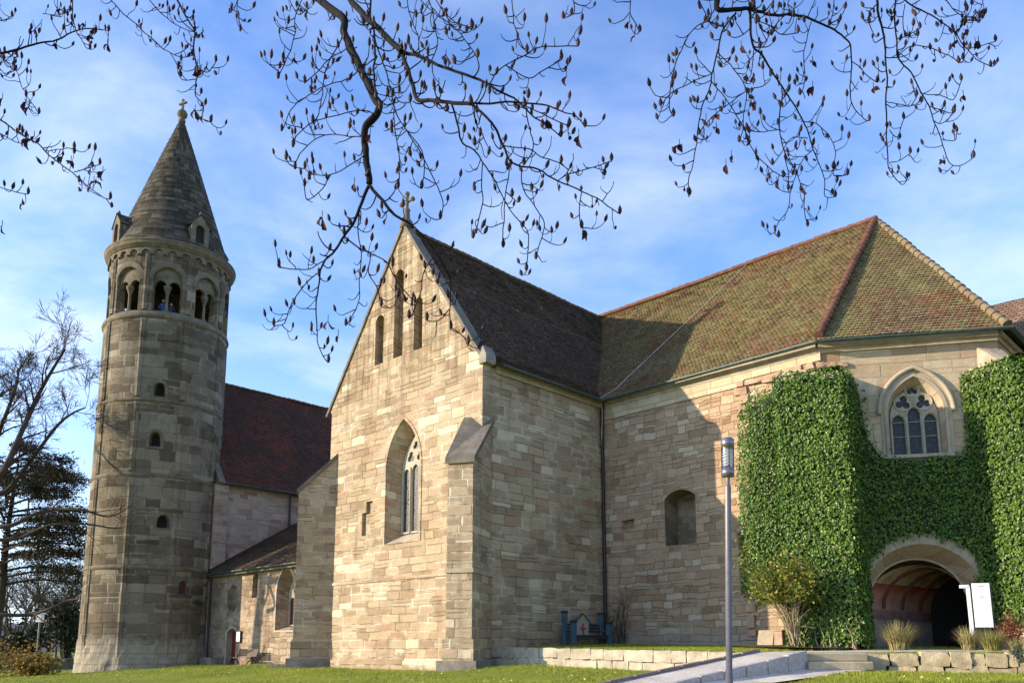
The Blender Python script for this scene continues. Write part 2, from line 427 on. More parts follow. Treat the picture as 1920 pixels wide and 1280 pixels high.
def leaf_mat(name, stops, rough=.45, spec=.4, trans=0):
    t = NT(name); x, y, _ = t.sep(t.uv()); pos = t.obj()
    n = t.noise(pos, .45, 3)
    c = t.ramp(t.m('ADD', t.m('MULTIPLY', x, .7), t.m('MULTIPLY', n, .3)), stops)
    m = t.fin(c, rough, spec)
    if trans:
        tr = t.n('ShaderNodeBsdfTranslucent'); t.put(c, tr.inputs[0])
        mx = t.n('ShaderNodeMixShader'); mx.inputs[0].default_value = trans
        out = t.nt.nodes['Material Output']
        t.nt.links.new(t.b.outputs[0], mx.inputs[1]); t.nt.links.new(tr.outputs[0], mx.inputs[2]); t.nt.links.new(mx.outputs[0], out.inputs[0])
    return m
def paint(name, c, rough=.5, metal=0, spec=.5, var=.15, scale=8):
    t = NT(name); n = t.noise(t.obj(), scale, 4)
    lo = tuple(q*(1-var) for q in c); hi = tuple(min(1, q*(1+var)) for q in c)
    t.bump(t.noise(t.obj(), scale*6, 3), .08, .004)
    return t.fin(t.ramp(n, [(.3, lo), (.7, hi)]), rough, spec, metal)

M = {}
M['front'] = masonry('sandstone_ashlar', .37, .95, [(0, (0.297, 0.211, 0.131)), (.25, (0.362, 0.265, 0.165)), (.5, (0.432, 0.325, 0.205)), (.75, (0.485, 0.374, 0.238)), (.88, (0.389, 0.292, 0.193)), (.95, (0.389, 0.244, 0.153)), (1, (0.551, 0.444, 0.295))],
                     (.65, .56, .41), .028, (.66, .63, .57), .55, .35, .9, pale=.045, palecol=(.62, .52, .36), high=(11.5, 16.5), rough_edge=.025, wob=.07)
M['choir'] = masonry('reddish_sandstone', .30, .72, [(0, (.30, .19, .11)), (.2, (.40, .265, .16)), (.5, (.46, .315, .195)), (.8, (.51, .36, .23)), (.93, (.56, .43, .285)), (1, (.27, .15, .085))],
                     (.52, .39, .25), .022, (.66, .58, .52), .5, .2, 1.0, pale=.06, palecol=(.58, .47, .33), rough_edge=.05, wob=.16, low=(1.7, 2.9), lowcol=(.36, .30, .22), dark=(.20, .135, .085), smear=.6)
M['ashlar_band'] = masonry('pale_ashlar', .55, 1.0, [(0, (.44, .34, .21)), (.5, (.53, .43, .28)), (1, (.60, .50, .34))], (.33, .25, .15), .018, (.8, .76, .7), .4, .15, .4, smear=.1)
M['apse'] = masonry('apse_sandstone', .62, 1.5, [(0, (.42, .31, .19)), (.4, (.50, .385, .25)), (.8, (.54, .43, .295)), (1, (.38, .26, .16))], (.38, .285, .185), .014, (.72, .66, .6), .5, .2, .5, smear=.15)
M['tower'] = masonry('tower_sandstone', .56, 1.15, [(0, (0.105, 0.082, 0.054)), (.3, (0.153, 0.121, 0.079)), (.6, (0.197, 0.158, 0.106)), (.85, (0.239, 0.196, 0.134)), (1, (0.287, 0.239, 0.167))],
                     (.34, .29, .205), .034, (.5, .48, .42), .65, .5, .9, pale=.03, palecol=(.33, .28, .2), low=(1.5, 2.6), lowcol=(.33, .285, .21), smear=.3)
M['tower_trim'] = plainstone('tower_trim_stone', (.085, .068, .045), (.225, .185, .125), 2.5)
M['nave'] = masonry('nave_sandstone', .32, .8, [(0, (0.263, 0.180, 0.132)), (.4, (0.378, 0.286, 0.214)), (.8, (0.441, 0.350, 0.265)), (1, (0.315, 0.159, 0.102))], (.45, .37, .3), .013, (.7, .65, .6), .5, .2, .5)
M['plaster'] = masonry('rendered_rubble', .3, .6, [(0, (.25, .18, .115)), (.5, (.37, .275, .185)), (1, (.46, .36, .25))], (.47, .36, .25), .04, (.6, .55, .5), .6, .4, .8, rough_edge=.08, wob=.2, smear=.9)
M['trim'] = plainstone('worn_trim_stone', (.30, .24, .165), (.52, .43, .31), 2.0)
M['niche'] = masonry('niche_stone_shaded', .34, .6, [(0, (.15, .115, .075)), (.5, (.24, .19, .125)), (1, (.33, .265, .175))], (.3, .24, .16), .016, (.6, .58, .5), .6, .2, .6)  # wall stone darkened: the shade of the recesses is put into its colour
M['trim_dark'] = plainstone('weathered_coping', (.085, .075, .06), (.24, .205, .155), 2.2)
M['trim_grey'] = plainstone('grey_plinth_stone', (.12, .105, .085), (.36, .315, .25), 1.6)
M['tracery'] = plainstone('pale_tracery_stone', (.33, .28, .2), (.50, .44, .335), 4, .3)
M['broken'] = plainstone('broken_red_stone', (.30, .17, .1), (.58, .42, .29), 3, .9, dist=.06)
M['glass'] = NT('leaded_glass')
def glass_mat():
    t = M['glass']; x, y, _ = t.sep(t.uv())
    u = t.m('ADD', t.m('MULTIPLY', x, 8), t.m('MULTIPLY', y, 8)); v = t.m('SUBTRACT', t.m('MULTIPLY', x, 8), t.m('MULTIPLY', y, 8))
    a = t.m('ABSOLUTE', t.m('SUBTRACT', t.m('FRACT', u), .5)); b = t.m('ABSOLUTE', t.m('SUBTRACT', t.m('FRACT', v), .5))
    lead = t.rng(t.m('MAXIMUM', a, b), .44, .48)
    pane = t.wn(t.xyz(t.m('FLOOR', u), t.m('FLOOR', v), 0)).outputs[0]
    c = t.mix(lead, t.ramp(pane, [(0, (.012, .016, .018)), (.7, (.028, .036, .04)), (1, (.06, .07, .075))]), (.055, .055, .055))
    t.bump(t.m('ADD', t.m('MULTIPLY', pane, .6), lead), .35, .01)
    M['glass'] = t.fin(c, t.m('ADD', .22, t.m('MULTIPLY', pane, .3)), .35)
glass_mat()
M['red_glass'] = paint('dark_red_glazing', (.07, .02, .022), .3)
M['roof_dark'] = tiles_mat('dark_plain_tiles', [(0, (.085, .048, .03)), (.5, (.135, .078, .048)), (.85, (.18, .105, .066)), (1, (.21, .15, .105))], ((.115, .09, .05), (.07, .057, .038)), .6, jit=.5)
M['roof_moss'] = tiles_mat('mossy_plain_tiles', [(0, (.17, .105, .06)), (.5, (.225, .145, .08)), (.85, (.27, .175, .1)), (.97, (.30, .14, .075)), (1, (.36, .28, .16))], ((.275, .24, .085), (.215, .18, .08)), .92, (.27, .10, .05), .6, jit=.4)
M['roof_red'] = tiles_mat('dark_red_tiles', [(0, (.085, .034, .02)), (.5, (.15, .052, .028)), (.9, (.21, .07, .036)), (1, (.25, .09, .05))], ((.065, .05, .032), (.045, .036, .025)), .7, (.24, .055, .022), .55)
M['roof_far'] = tiles_mat('brown_plain_tiles', [(0, (.19, .11, .075)), (.5, (.26, .155, .1)), (1, (.33, .2, .13))], ((.2, .15, .09), (.17, .12, .08)), .4)
M['ridge'] = plainstone('ridge_tile_clay', (.10, .045, .03), (.24, .115, .072), 3.5, .5)
M['ridge_pale'] = plainstone('lichened_ridge_tile', (.13, .095, .055), (.25, .195, .115), 3, .4)
M['slate'] = masonry('spire_stone_slates', .42, .48, [(0, (.04, .034, .024)), (.4, (.068, .058, .04)), (.75, (.10, .084, .058)), (1, (.15, .128, .09))], (.035, .03, .022), .018, (.55, .52, .48), .6, .55, .7)
M['copper'] = paint('weathered_copper_gutter', (.075, .105, .09), .45, .3, var=.35)
M['pipe'] = paint('dark_brown_downpipe', (.045, .03, .028), .45, .3)
M['iron'] = paint('dark_iron', (.03, .03, .032), .5, .4)
M['cable'] = paint('bare_metal_cable', (.5, .45, .38), .45, .4)
M['red_door'] = paint('red_door_paint', (.20, .016, .018), .45)
M['dark'] = paint('unlit_interior', (.018, .015, .013), .9)  # near-black colour stands in for the shade behind openings
M['plaster_red'] = None
def passage_mat():
    t = NT('painted_vault'); pos = t.obj(); z = t.sep(pos)[2]; n = t.noise(pos, 1.7, 5); n2 = t.noise(pos, .6, 3)
    zz = t.m('ADD', z, t.m('MULTIPLY', t.m('SUBTRACT', n2, .5), .1))
    c = t.ramp(t.rng(zz, 1.5, 5.5, smooth=False), [(0, (.30, .26, .22)), (.31, (.34, .29, .24)), (.32, (.26, .15, .13)), (.41, (.3, .17, .15)), (.42, (.42, .26, .18)), (.56, (.42, .2, .12)), (.66, (.30, .06, .03)), (.67, (.5, .38, .22)), (1, (.5, .37, .2))])
    c = t.mix(t.rng(n, .4, .7), c, t.mix(1, c, (.72, .55, .42), 'MULTIPLY'))
    t.bump(n, .3, .02); M['passage'] = t.fin(c, .9, .1)
passage_mat()
M['rib'] = paint('red_painted_rib', (.13, .035, .022), .8)
M['ivy'] = leaf_mat('ivy_leaves', [(.0, (.018, .042, .006)), (.3, (.05, .105, .012)), (.55, (.10, .185, .022)), (.78, (.165, .26, .036)), (.93, (.26, .31, .055)), (1, (.24, .16, .04))], .42, .4, .16)
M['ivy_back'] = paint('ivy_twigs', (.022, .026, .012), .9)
M['yellow_leaf'] = leaf_mat('turning_leaves', [(0, (.05, .09, .015)), (.4, (.12, .17, .025)), (.68, (.26, .24, .035)), (1, (.52, .33, .05))], .5, .3, .3)
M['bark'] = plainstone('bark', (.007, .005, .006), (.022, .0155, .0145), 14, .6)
M['bark_pale'] = plainstone('pale_stem', (.2, .15, .09), (.42, .33, .2), 8, .5)
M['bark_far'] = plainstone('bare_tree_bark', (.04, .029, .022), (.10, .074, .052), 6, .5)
M['bud'] = leaf_mat('magnolia_buds', [(0, (.012, .006, .008)), (.6, (.028, .011, .012)), (1, (.065, .022, .016))], .6, .3)
M['withered'] = leaf_mat('withered_leaves', [(0, (.022, .009, .009)), (.6, (.05, .016, .014)), (1, (.10, .035, .022))], .7, .2, .15)
M['needle'] = leaf_mat('pine_needles', [(0, (.02, .024, .012)), (.45, (.042, .042, .018)), (.75, (.085, .062, .028)), (1, (.14, .07, .035))], .6, .2)
M['grassblade'] = leaf_mat('grass_blades', [(0, (.15, .19, .018)), (.5, (.27, .31, .03)), (.85, (.38, .38, .05)), (1, (.46, .40, .10))], .5, .3, .3)
M['dryleaf'] = leaf_mat('fallen_leaves', [(0, (.3, .2, .08)), (.5, (.45, .35, .16)), (1, (.6, .52, .3))], .7, .2)
M['ornamental'] = leaf_mat('dry_ornamental_grass', [(0, (.17, .14, .05)), (.5, (.34, .28, .11)), (1, (.55, .47, .23))], .6, .2, .25)
M['ornamental_green'] = leaf_mat('olive_ornamental_grass', [(0, (.12, .12, .03)), (.5, (.27, .25, .07)), (1, (.46, .40, .14))], .6, .2, .25)
M['russet'] = leaf_mat('russet_leaves', [(0, (.1, .03, .02)), (.5, (.24, .08, .045)), (1, (.40, .17, .09))], .6, .2, .25)
M['greygreen'] = leaf_mat('grey_green_leaves', [(0, (.06, .08, .05)), (1, (.17, .2, .13))], .6, .2, .2)
M['autumn'] = leaf_mat('autumn_shrub_leaves', [(0, (.06, .05, .015)), (.4, (.2, .13, .03)), (.8, (.38, .25, .05)), (1, (.3, .1, .04))], .6, .2, .25)
M['darkshrub'] = leaf_mat('dark_shrub_leaves', [(0, (.012, .018, .008)), (.6, (.035, .05, .018)), (1, (.08, .075, .03))], .6, .2)
M['steel'] = paint('brushed_steel', (.17, .155, .15), .5, .45, var=.12)
M['steel_dark'] = paint('lamp_head_metal', (.22, .205, .225), .34, .7, var=.12)
M['blue'] = paint('blue_bench_paint', (.055, .105, .135), .7, var=.35)
M['dark_wood'] = paint('dark_bench_wood', (.028, .024, .024), .7)
M['cross_red'] = paint('red_cross_paint', (.42, .04, .045), .6)
M['gold'] = paint('gold_paint', (.60, .42, .10), .4, .3)
M['panel_white'] = paint('cream_panel', (.36, .33, .28), .7)
M['sign_white'] = paint('white_sign_panel', (.80, .80, .80), .4, var=.03)
M['sign_grey'] = paint('grey_lettering', (.45, .45, .45), .5)
M['bench_wood'] = paint('park_bench_slats', (.10, .075, .055), .7, var=.3)
M['block'] = plainstone('pale_wall_blocks', (.30, .25, .165), (.60, .52, .385), 3.0, .8, dist=.04)
M['tread'] = plainstone('worn_step_stone', (.34, .26, .15), (.60, .49, .31), 2, .5)
M['rubble'] = plainstone('rough_wall_stones', (.25, .19, .105), (.58, .475, .30), 3.0, .9, dist=.05)
M['granite'] = plainstone('granite_edging', (.30, .27, .24), (.56, .51, .46), 9, .4)
M['kerb'] = plainstone('reddish_kerb', (.16, .11, .095), (.30, .23, .2), 7, .4)
M['gravel'] = None
def gravel_mat(name, c0, c1):
    t = NT(name); pos = t.obj(); vo = t.n('ShaderNodeTexVoronoi'); vo.inputs['Scale'].default_value = 26; t.put(pos, vo.inputs['Vector'])
    n = t.noise(pos, .8, 4); r = t.sep(vo.outputs['Color'])[0]
    c = t.mix(r, c0, c1); c = t.mix(t.rng(n, .4, .7), c, t.mix(1, c, (.75, .72, .66), 'MULTIPLY'))
    t.bump(t.m('ADD', vo.outputs['Distance'], t.noise(pos, 40, 2)), .22, .015); return t.fin(c, .9, .2)
M['gravel'] = gravel_mat('pale_gravel', (.50, .43, .345), (.78, .68, .56))
M['cobble'] = gravel_mat('grey_rubble_strip', (.16, .15, .13), (.36, .34, .30))
M['soil'] = gravel_mat('brown_bed_soil', (.06, .045, .03), (.14, .11, .075))
def lawn_mat():
    t = NT('lawn'); pos = t.obj(); n = t.noise(pos, .35, 5, .6); f = t.noise(pos, 22, 5, .75); g = t.noise(pos, 3.5, 4)
    c = t.ramp(t.m('ADD', t.m('MULTIPLY', n, .5), t.m('ADD', t.m('MULTIPLY', f, .3), t.m('MULTIPLY', g, .2))), [(.3, (.09, .115, .014)), (.5, (.21, .245, .026)), (.7, (.30, .31, .045))])
    t.bump(f, .9, .06); M['lawn'] = t.fin(c, .85, .2)
lawn_mat()
M['hill'] = plainstone('wooded_hill', (.06, .062, .07), (.12, .115, .115), .05, .3)  # distance haze is mixed into this blue-grey colour
M['lowwall'] = plainstone('dark_low_wall', (.05, .06, .055), (.12, .13, .115), 1.5)

# ------------------------------------------------------------------ ground
CP = [(0,0,0),(-10,0,0),(10,0,.1),(0,12,.25),(3.2,12.5,.28),(12,12,.45),(-15,15,-.05),(2.5,22.3,.66),(4.4,22,.64),(6,23,.66),(8,24,.84),(10,24.6,.92),(15,23.2,.85),(11,25.8,.95),(15,24.4,.86),
      (-2.6,33.6,.70),(-5.5,36.8,.70),(-9.4,41,.71),(-.6,33.7,.95),(.9,32.6,1.04),(3,31.0,.93),(5,29.5,.84),(6.5,28.2,.88),(-11.3,43.7,.84),(-17.8,49.7,.80),(-25.2,49.4,.06),(-23.3,47.4,.22),(-20.6,47.2,.5),(-18.5,48.6,.72),
      (-30,40,-.1),(-14,32,.2),(-8,30,.42),(0,27,.6),(-33,60,.1),(-40,70,-.05),(-60,60,-.3),(30,20,.9),(40,40,1.5),(60,100,2),(20,100,1.5),(-20,100,.5),(-60,120,-.3),(-100,200,-.5),(0,-30,0),(100,200,2),(-40,20,-.3),(-20,-10,0),(20,-10,.2)]
def gz(x, y):
    sw = 0; sz = 0
    for cx, cy, cz in CP:
        d = (cx-x)**2+(cy-y)**2+.4; w = 1/d**1.6; sw += w; sz += w*cz
    return sz/sw
mb = MB()
xs = [-3000, -1200, -500, -250, -140, -90]+[-60+2*i for i in range(56)]+[60, 90, 140, 250, 500, 1200, 3000]
ys = [-600, -200, -80, -40, -20]+[-10+2*i for i in range(46)]+[90, 105, 130, 180, 260, 400, 800, 1600, 4000]
rows = []
for y in ys: rows.append([(x, y, (gz(x, y)+.05*mn.noise(Vector((x*.3, y*.3, 0))) if abs(x) < 300 and y < 500 else -.5)) for x in xs])
mb.grid(rows, [[(x, y) for x in xs] for y in ys])
lawn = mb.build('lawn', M['lawn']); tag(lawn, 'bright green lawn running up to the foot of the church', 'lawn', kind='structure')

def tz(x, y): return 1.5+.027*max(0, y-26.5+.2*min(0, x-6))
TER = [(.05,33.85),(4.0,30.65),(7.95,27.55),(7.98,27.05),(8.95,26.45),(10.95,26.45),(11.1,26.75),(13,26.02),(15.7,24.98),(20,23.6),(42,18),(44,46),(24,44),(6,46),(.6,38),(-.9,34.6)]
mb = MB(); panel(mb, lambda u, v, d: Vector((u, v, tz(u, v))), TER, (), 1.0)
for i in range(8):                          # front drop of the terrace behind its walls
    a, b = TER[i], TER[i+1]
    if i in (3, 4): continue
    mb.face([(a[0], a[1], gz(*a)-.2), (b[0], b[1], gz(*b)-.2), (b[0], b[1], tz(*b)), (a[0], a[1], tz(*a))])
tag(mb.build('terrace', M['lawn']), 'raised grass terrace in front of the choir wall', 'terrace', kind='structure')
# gravel forecourt before the porch, soil bed along the ivy
mb = MB(); panel(mb, lambda u, v, d: Vector((u, v, tz(u, v)+.008)), [(8.0,27.1),(8.95,26.5),(10.9,26.5),(11.4,26.9),(16.6,26.2),(17.4,29.3),(13.0,31.2),(11.2,28.6),(9.4,28.4)], (), .8)
tag(mb.build('forecourt', M['gravel']), 'pale gravel landing between the steps and the porch', 'path', kind='structure')
mb = MB(); panel(mb, lambda u, v, d: Vector((u, v, tz(u, v)+.05+.07*mn.noise(Vector((u, v, 0)))+.05)), [(8.3,33.9),(9.0,30.2),(9.3,28.5),(11.2,28.7),(12.9,30.4),(12.6,31.2),(10.6,32.5)], (), .4)
tag(mb.build('flower_bed', M['soil']), 'brown soil bed at the foot of the ivy', 'flower bed', kind='structure')
# ramp and lower path
ramp_l = [Vector((1.4,21.2,.52)), Vector((2.57,22.3,.70)), Vector((7.95,27.0,1.53))]
ramp_r = [Vector((3.1,21.2,.52)), Vector((4.14,22.3,.70)), Vector((8.92,26.0,1.50))]
mb = MB()
for i in range(2):
    mb.face([ramp_l[i], ramp_r[i], ramp_r[i+1], ramp_l[i+1]])
    for E_ in (ramp_l, ramp_r):
        a, b = E_[i], E_[i+1]
        mb.face([a, b, b-UP*.9, a-UP*.9]); 
tag(mb.build('ramp', M['gravel']), 'pale gravel ramp rising to the terrace between two kerbs', 'ramp', kind='structure')
def kerb_run(name, mat, pts, w, up, down, lab, side, seg):
    mb = MB(); rnd = random.Random(3)
    for i in range(len(pts)-1):
        a, b = pts[i], pts[i+1]; d = b-a; n = max(1, round(d.length/seg)); s = Vector((d.y, -d.x, 0)).normalized()*side
        for k in range(n):
            p, q = a+d*(k/n+.004), a+d*((k+1)/n-.004)
            j = Vector((0, 0, rnd.uniform(-.012, .012))); c = (p+q)/2+s*(w/2)+UP*((up-down)/2)+j
            mb.box(c, (q-p)/2, s*(w/2), UP*((up+down)/2), bevel=.012)
    tag(mb.build(name, mat), lab, 'kerb', kind='structure')
kerb_run('ramp_kerb', M['kerb'], ramp_l, .16, .09, .35, 'reddish stone kerb along the upper side of the ramp', -1, 1.1)
kerb_run('ramp_edging', M['granite'], ramp_r, .2, .06, .62, 'grey granite block edging along the lower side of the ramp', 1, 1.0)
LP = [(3.5,20.8),(5.6,20.9),(7.9,22.9),(10.0,25.15),(10.95,25.75),(9.0,25.95),(8.7,25.6),(4.3,22.1)]
mb = MB(); panel(mb, lambda u, v, d: Vector((u, v, max(gz(u, v)+.03, .62+.1*(v-22)+.012))), LP, (), .6)
tag(mb.build('path', M['gravel']), 'pale gravel path leading up to the two stone steps', 'path', kind='structure')
mb = MB()
for k, (y0, z) in enumerate(((25.72, 1.24), (26.12, 1.5))):
    mb.box((9.96, y0+.3+.1*k, z-.13), (.985, 0, 0), (0, .42+.1*k, 0), (0, 0, .13), bevel=.03)
steps = mb.build('stone_steps', M['tread'], origin=(9.95, 26, 1)); tag(steps, 'two broad worn sandstone steps up to the porch forecourt', 'steps')

def stone(mb, c, ux, uy, uz, rnd, amp=.03, n=3, rr=.86):
    c = Vector(c); ax = [Vector(ux), Vector(uy), Vector(uz)]; off = Vector((rnd.uniform(0, 50), rnd.uniform(0, 50), rnd.uniform(0, 50)))
    def pt(q):
        m = max(abs(k) for k in q); l = math.sqrt(sum(k*k for k in q)); k = (1/m if False else 1)
        f = rr+(1-rr)*min(1, 1.25/l) if l > 1 else 1
        p = c+ax[0]*q[0]*f+ax[1]*q[1]*f+ax[2]*q[2]*f
        d = mn.noise_vector((p+off)*2.6)*amp+mn.noise_vector((p+off)*7)*amp*.4
        return p+d
    for a in range(3):
        b, d = (a+1) % 3, (a+2) % 3
        for sg in (-1, 1):
            rows = []
            for i in range(n+1):
                r = []
                for j in range(n+1):
                    q = [0, 0, 0]; q[a] = sg; q[b] = (-1+2*j/n)*1; q[d] = -1+2*i/n; r.append(pt(q))
                rows.append(r if sg > 0 else r[::-1])
            mb.grid(rows, None, 0, True)
rnd = random.Random(11)
def stone_wall(line, ztop, zbot, courses, wid, mat, name, lab, amp, depth=.4, gap=.012, rr=.9, irregular=.25):
    mb = MB(); a, b = Vector(line[0]), Vector(line[1]); d = (b-a); L = d.length; d.normalize(); nrm = Vector((d.y, -d.x, 0))
    for ci, (f0, f1) in enumerate(courses):
        s = 0
        while s < L-.05:
            w = wid*rnd.uniform(1-irregular, 1+irregular); w = min(w, L-s)
            if L-s-w < .2: w = L-s
            m = s+w/2; zt_, zb_ = ztop(m/L), zbot(m/L)
            z1 = zb_+(zt_-zb_)*f1+(rnd.uniform(-.05, .05) if irregular > .3 else 0); z0 = zb_+(zt_-zb_)*f0-(.05 if irregular > .3 and f0 > 0 else 0)
            c = a+d*m+UP*((z0+z1)/2)-nrm*(depth/2)+nrm*rnd.uniform(-.03, .03)*(1 if irregular > .3 else .3)
            stone(mb, c, d*(w/2-gap/2), nrm*(depth/2), UP*((z1-z0)/2-gap/2), rnd, amp, 3, rr)
            s += w
    o = mb.build(name, mat, origin=(a+b)/2); return tag(o, lab, 'wall')
stone_wall([Vector((-.95,34.27,0)), Vector((7.75,27.4,0))], lambda t: 1.72-.21*t, lambda t: gz(-.95+8.7*t, 34.27-6.87*t)-.15, [(0, .52), (.52, 1)], .72, M['block'], 'retaining_wall',
           'low retaining wall of two courses of pale squared blocks beside the lawn', .042)
stone_wall([Vector((11.05,26.45,0)), Vector((15.6,24.7,0))], lambda t: 1.52-.02*t, lambda t: .82, [(0, .42), (.42, 1)], .58, M['rubble'], 'rubble_wall',
           'low rough rubble wall of irregular stones below the ornamental grasses', .075, .5, .02, .78, .55)
mb = MB()
mb.prism([(15.6,24.75),(22,22.6),(22,23.2),(15.6,25.2)], .7, 1.5); tag(mb.build('garden_wall', M['rubble'], origin=(18,24,.8)), 'continuation of the rough stone wall leaving the photo at the right edge', 'wall')

# ------------------------------------------------------------------ the church
church = thing('abbey_church', 'sandstone abbey church with a tall lit gable, ivy clad polygonal choir and tiled roofs', 'church', W(0, 0, .7))
fm = wallmap(W(0, 0, 0), D1, -D2)                  # gable front: s = a
rm = wallmap(W(0, 0, 0), D2, D1)                   # its right side wall: s = b
def gpart(mb, name, mat, label=None): return mb.build(name, mat, church, label=label)
RZ, RA = 21.9, -5.57
# gable wall
lancets = [rounded(-7.32, 15.37, 17.55, .33, .35, 8), rounded(-5.84, 15.37, 19.4, .34, .4, 8), rounded(-4.36, 15.37, 17.6, .31, .33, 8)]
bigwin = pointed(-5.25, 6.42, 9.9, 1.24, 2.3, 12)
mb = MB()
out = [(-11.2, .2), (0, .2), (0, 13.62), (-.18, 13.95), (RA, RZ+.05), (-11.35, 13.75), (-11.2, 13.6)]
cross_niche = [(-8.32, 6.98), (-7.3, 6.98), (-7.3, 8.1), (-7.5, 8.1), (-7.5, 8.62), (-8.0, 8.62), (-8.0, 8.1), (-8.32, 8.1)]
panel(mb, fm, out, lancets+[bigwin, cross_niche])
for l in lancets: reveal(mb, fm, l, 0, .55)
bw_in = reveal(mb, fm, bigwin, 0, .8, .80, (-4.75, 8.9))
reveal(mb, fm, cross_niche, 0, .16); panel(mb, fm, cross_niche, (), None, 0, .16)
mb.face([W(-11.2, 0, .2), W(-11.2, 0, 13.6), W(-11.2, 16, 13.6), W(-11.2, 16, .2)])
gpart(mb, 'gable_wall', M['front'])
mb = MB()
for l in lancets: panel(mb, fm, [(p[0], p[1]) for p in l], (), None, 0, .5)
gpart(mb, 'blind_lancet', M['trim_dark'])
# plinth and string course
mb = MB()
for d0, z0, z1 in ((.16, .2, 1.12), (.07, 1.12, 1.22)):
    mb.prism([W(-11.3, -d0, 0)[:2], W(-1.0, -d0, 0)[:2], W(-1.0, .05, 0)[:2], W(-11.3, .05, 0)[:2]], z0, z1)
gpart(mb, 'plinth', M['front'])
mb = MB()
mb.prism([W(-11.2, -.05, 0)[:2], W(-1.2, -.05, 0)[:2], W(-1.2, .05, 0)[:2], W(-11.2, .05, 0)[:2]], 4.72, 4.84)
gpart(mb, 'string_course', M['front'])
# great window of the gable
fw = church
o = MB(); outer = pointed(-5.25, 6.42, 9.9, 1.24, 2.3, 12); outer2 = pointed(-5.25, 6.38, 9.9, 1.36, 2.46, 12)
panel(o, fm, outer2, [outer], None, 0, -.035); reveal(o, fm, outer2, -.035, .02, flip=True)
wf = gpart(o, 'window', M['front'])
def sub(mb, name, mat, parent): return mb.build(name, mat, parent)
c0 = -5.1; zin = lambda z: 8.9+(z-8.9)*.66
inner = bw_in
xl, xr = min(p[0] for p in inner), max(p[0] for p in inner); zb = min(p[1] for p in inner); ztop = max(p[1] for p in inner)
lw = (xr-xl); holes = []
for k in range(3):
    cx = xl+lw*(.17+.33*k); hh = ztop-1.55 if k != 1 else ztop-1.4
    holes.append(pointed(cx, zb+.08, hh-.3, lw*.125, .3, 6))
holes.append(foils(xl+lw*.33, ztop-1.02, .13, .14, 3)); holes.append(foils(xl+lw*.67, ztop-1.02, .13, .14, 3)); holes.append(foils(xl+lw*.5, ztop-.5, .1, .11, 3))
o = MB(); slab(o, fm, inner, holes, .66, .8); 
for k in (1, 2):
    cx = xl+lw*(.005+.33*k); o.tube([fm(cx, zb, .64), fm(cx, ztop-1.5, .64)], .045, 6)
sub(o, 'tracery', M['tracery'], wf)
o = MB(); panel(o, fm, inner, (), None, 0, .76); sub(o, 'pane', M['glass'], wf)
o = MB(); o.face([fm(-6.49, 6.42, 0), fm(-4.01, 6.42, 0), fm(-4.15, 6.93, .8), fm(-6.15, 6.93, .8)]); sub(o, 'sill', M['trim'], wf)
# gable coping, kneeler, cross
mb = MB()
for sgn, (a0, z0) in ((1, (.12, 13.72)), (-1, (-11.62, 13.55))):
    p, q = W(a0, 0, z0), W(RA, 0, RZ+.16)
    d = (q-p).normalized(); nrm = D2.cross(d) if sgn > 0 else d.cross(D2)
    mb.box((p+q)/2+D2*.22, (q-p)/2, D2*.30, nrm*.07)
gpart(mb, 'coping', M['trim_dark'])
mb = MB(); k0 = W(.05, .05, 13.75)
mb.prism([W(-.12, -.1, 0)[:2], W(.3, -.1, 0)[:2], W(.3, .5, 0)[:2], W(-.12, .5, 0)[:2]], 13.6, 13.95)
a = [W(-.12, -.1, 13.95), W(.3, -.1, 13.95), W(.3, .5, 13.95), W(-.12, .5, 13.95)]; r0, r1 = W(.09, -.1, 14.4), W(.09, .5, 14.4)
mb.face([a[0], a[1], r0]); mb.face([a[1], a[2], r1, r0]); mb.face([a[2], a[3], r1]); mb.face([a[3], a[0], r0, r1])
gpart(mb, 'kneeler', M['trim_grey'])
mb = MB(); bx = W(RA, .15, 0)
mb.lathe((bx.x, bx.y, 0), [(.0, 21.9), (.34, 21.9), (.3, 22.25), (.17, 22.4), (.14, 22.75), (.19, 22.85), (.12, 22.95), (.0, 23.0)], 10)
def stub(p, q, r0, r1): mb.tube([p, p+(q-p)*.6, q], [r0, r0*1.1, r1], 6); mb.lathe(q-UP*0, [(0, -.13), (.12, -.07), (.14, 0), (.1, .09), (0, .13)], 8)
cc = Vector((bx.x, bx.y, 23.3))
stub(cc-UP*.4, cc+UP*.42, .09, .1)
for k in (-1, 1): stub(cc, cc+D1*k*.42, .08, .09)
gpart(mb, 'gable_cross', M['trim_dark'])
# right side wall of the gable wing
mb = MB(); panel(mb, rm, [(0, .2), (8.25, .2), (8.25, 13.62), (0, 13.62)]); gpart(mb, 'side_wall', M['front'])
mb = MB()
for zz, d in ((13.35, .12), (13.55, .2)):
    mb.prism([W(0, .75, 0)[:2], W(d, .75, 0)[:2], W(d, 8.2, 0)[:2], W(0, 8.2, 0)[:2]], zz, zz+.2)
gpart(mb, 'cornice', M['trim'])

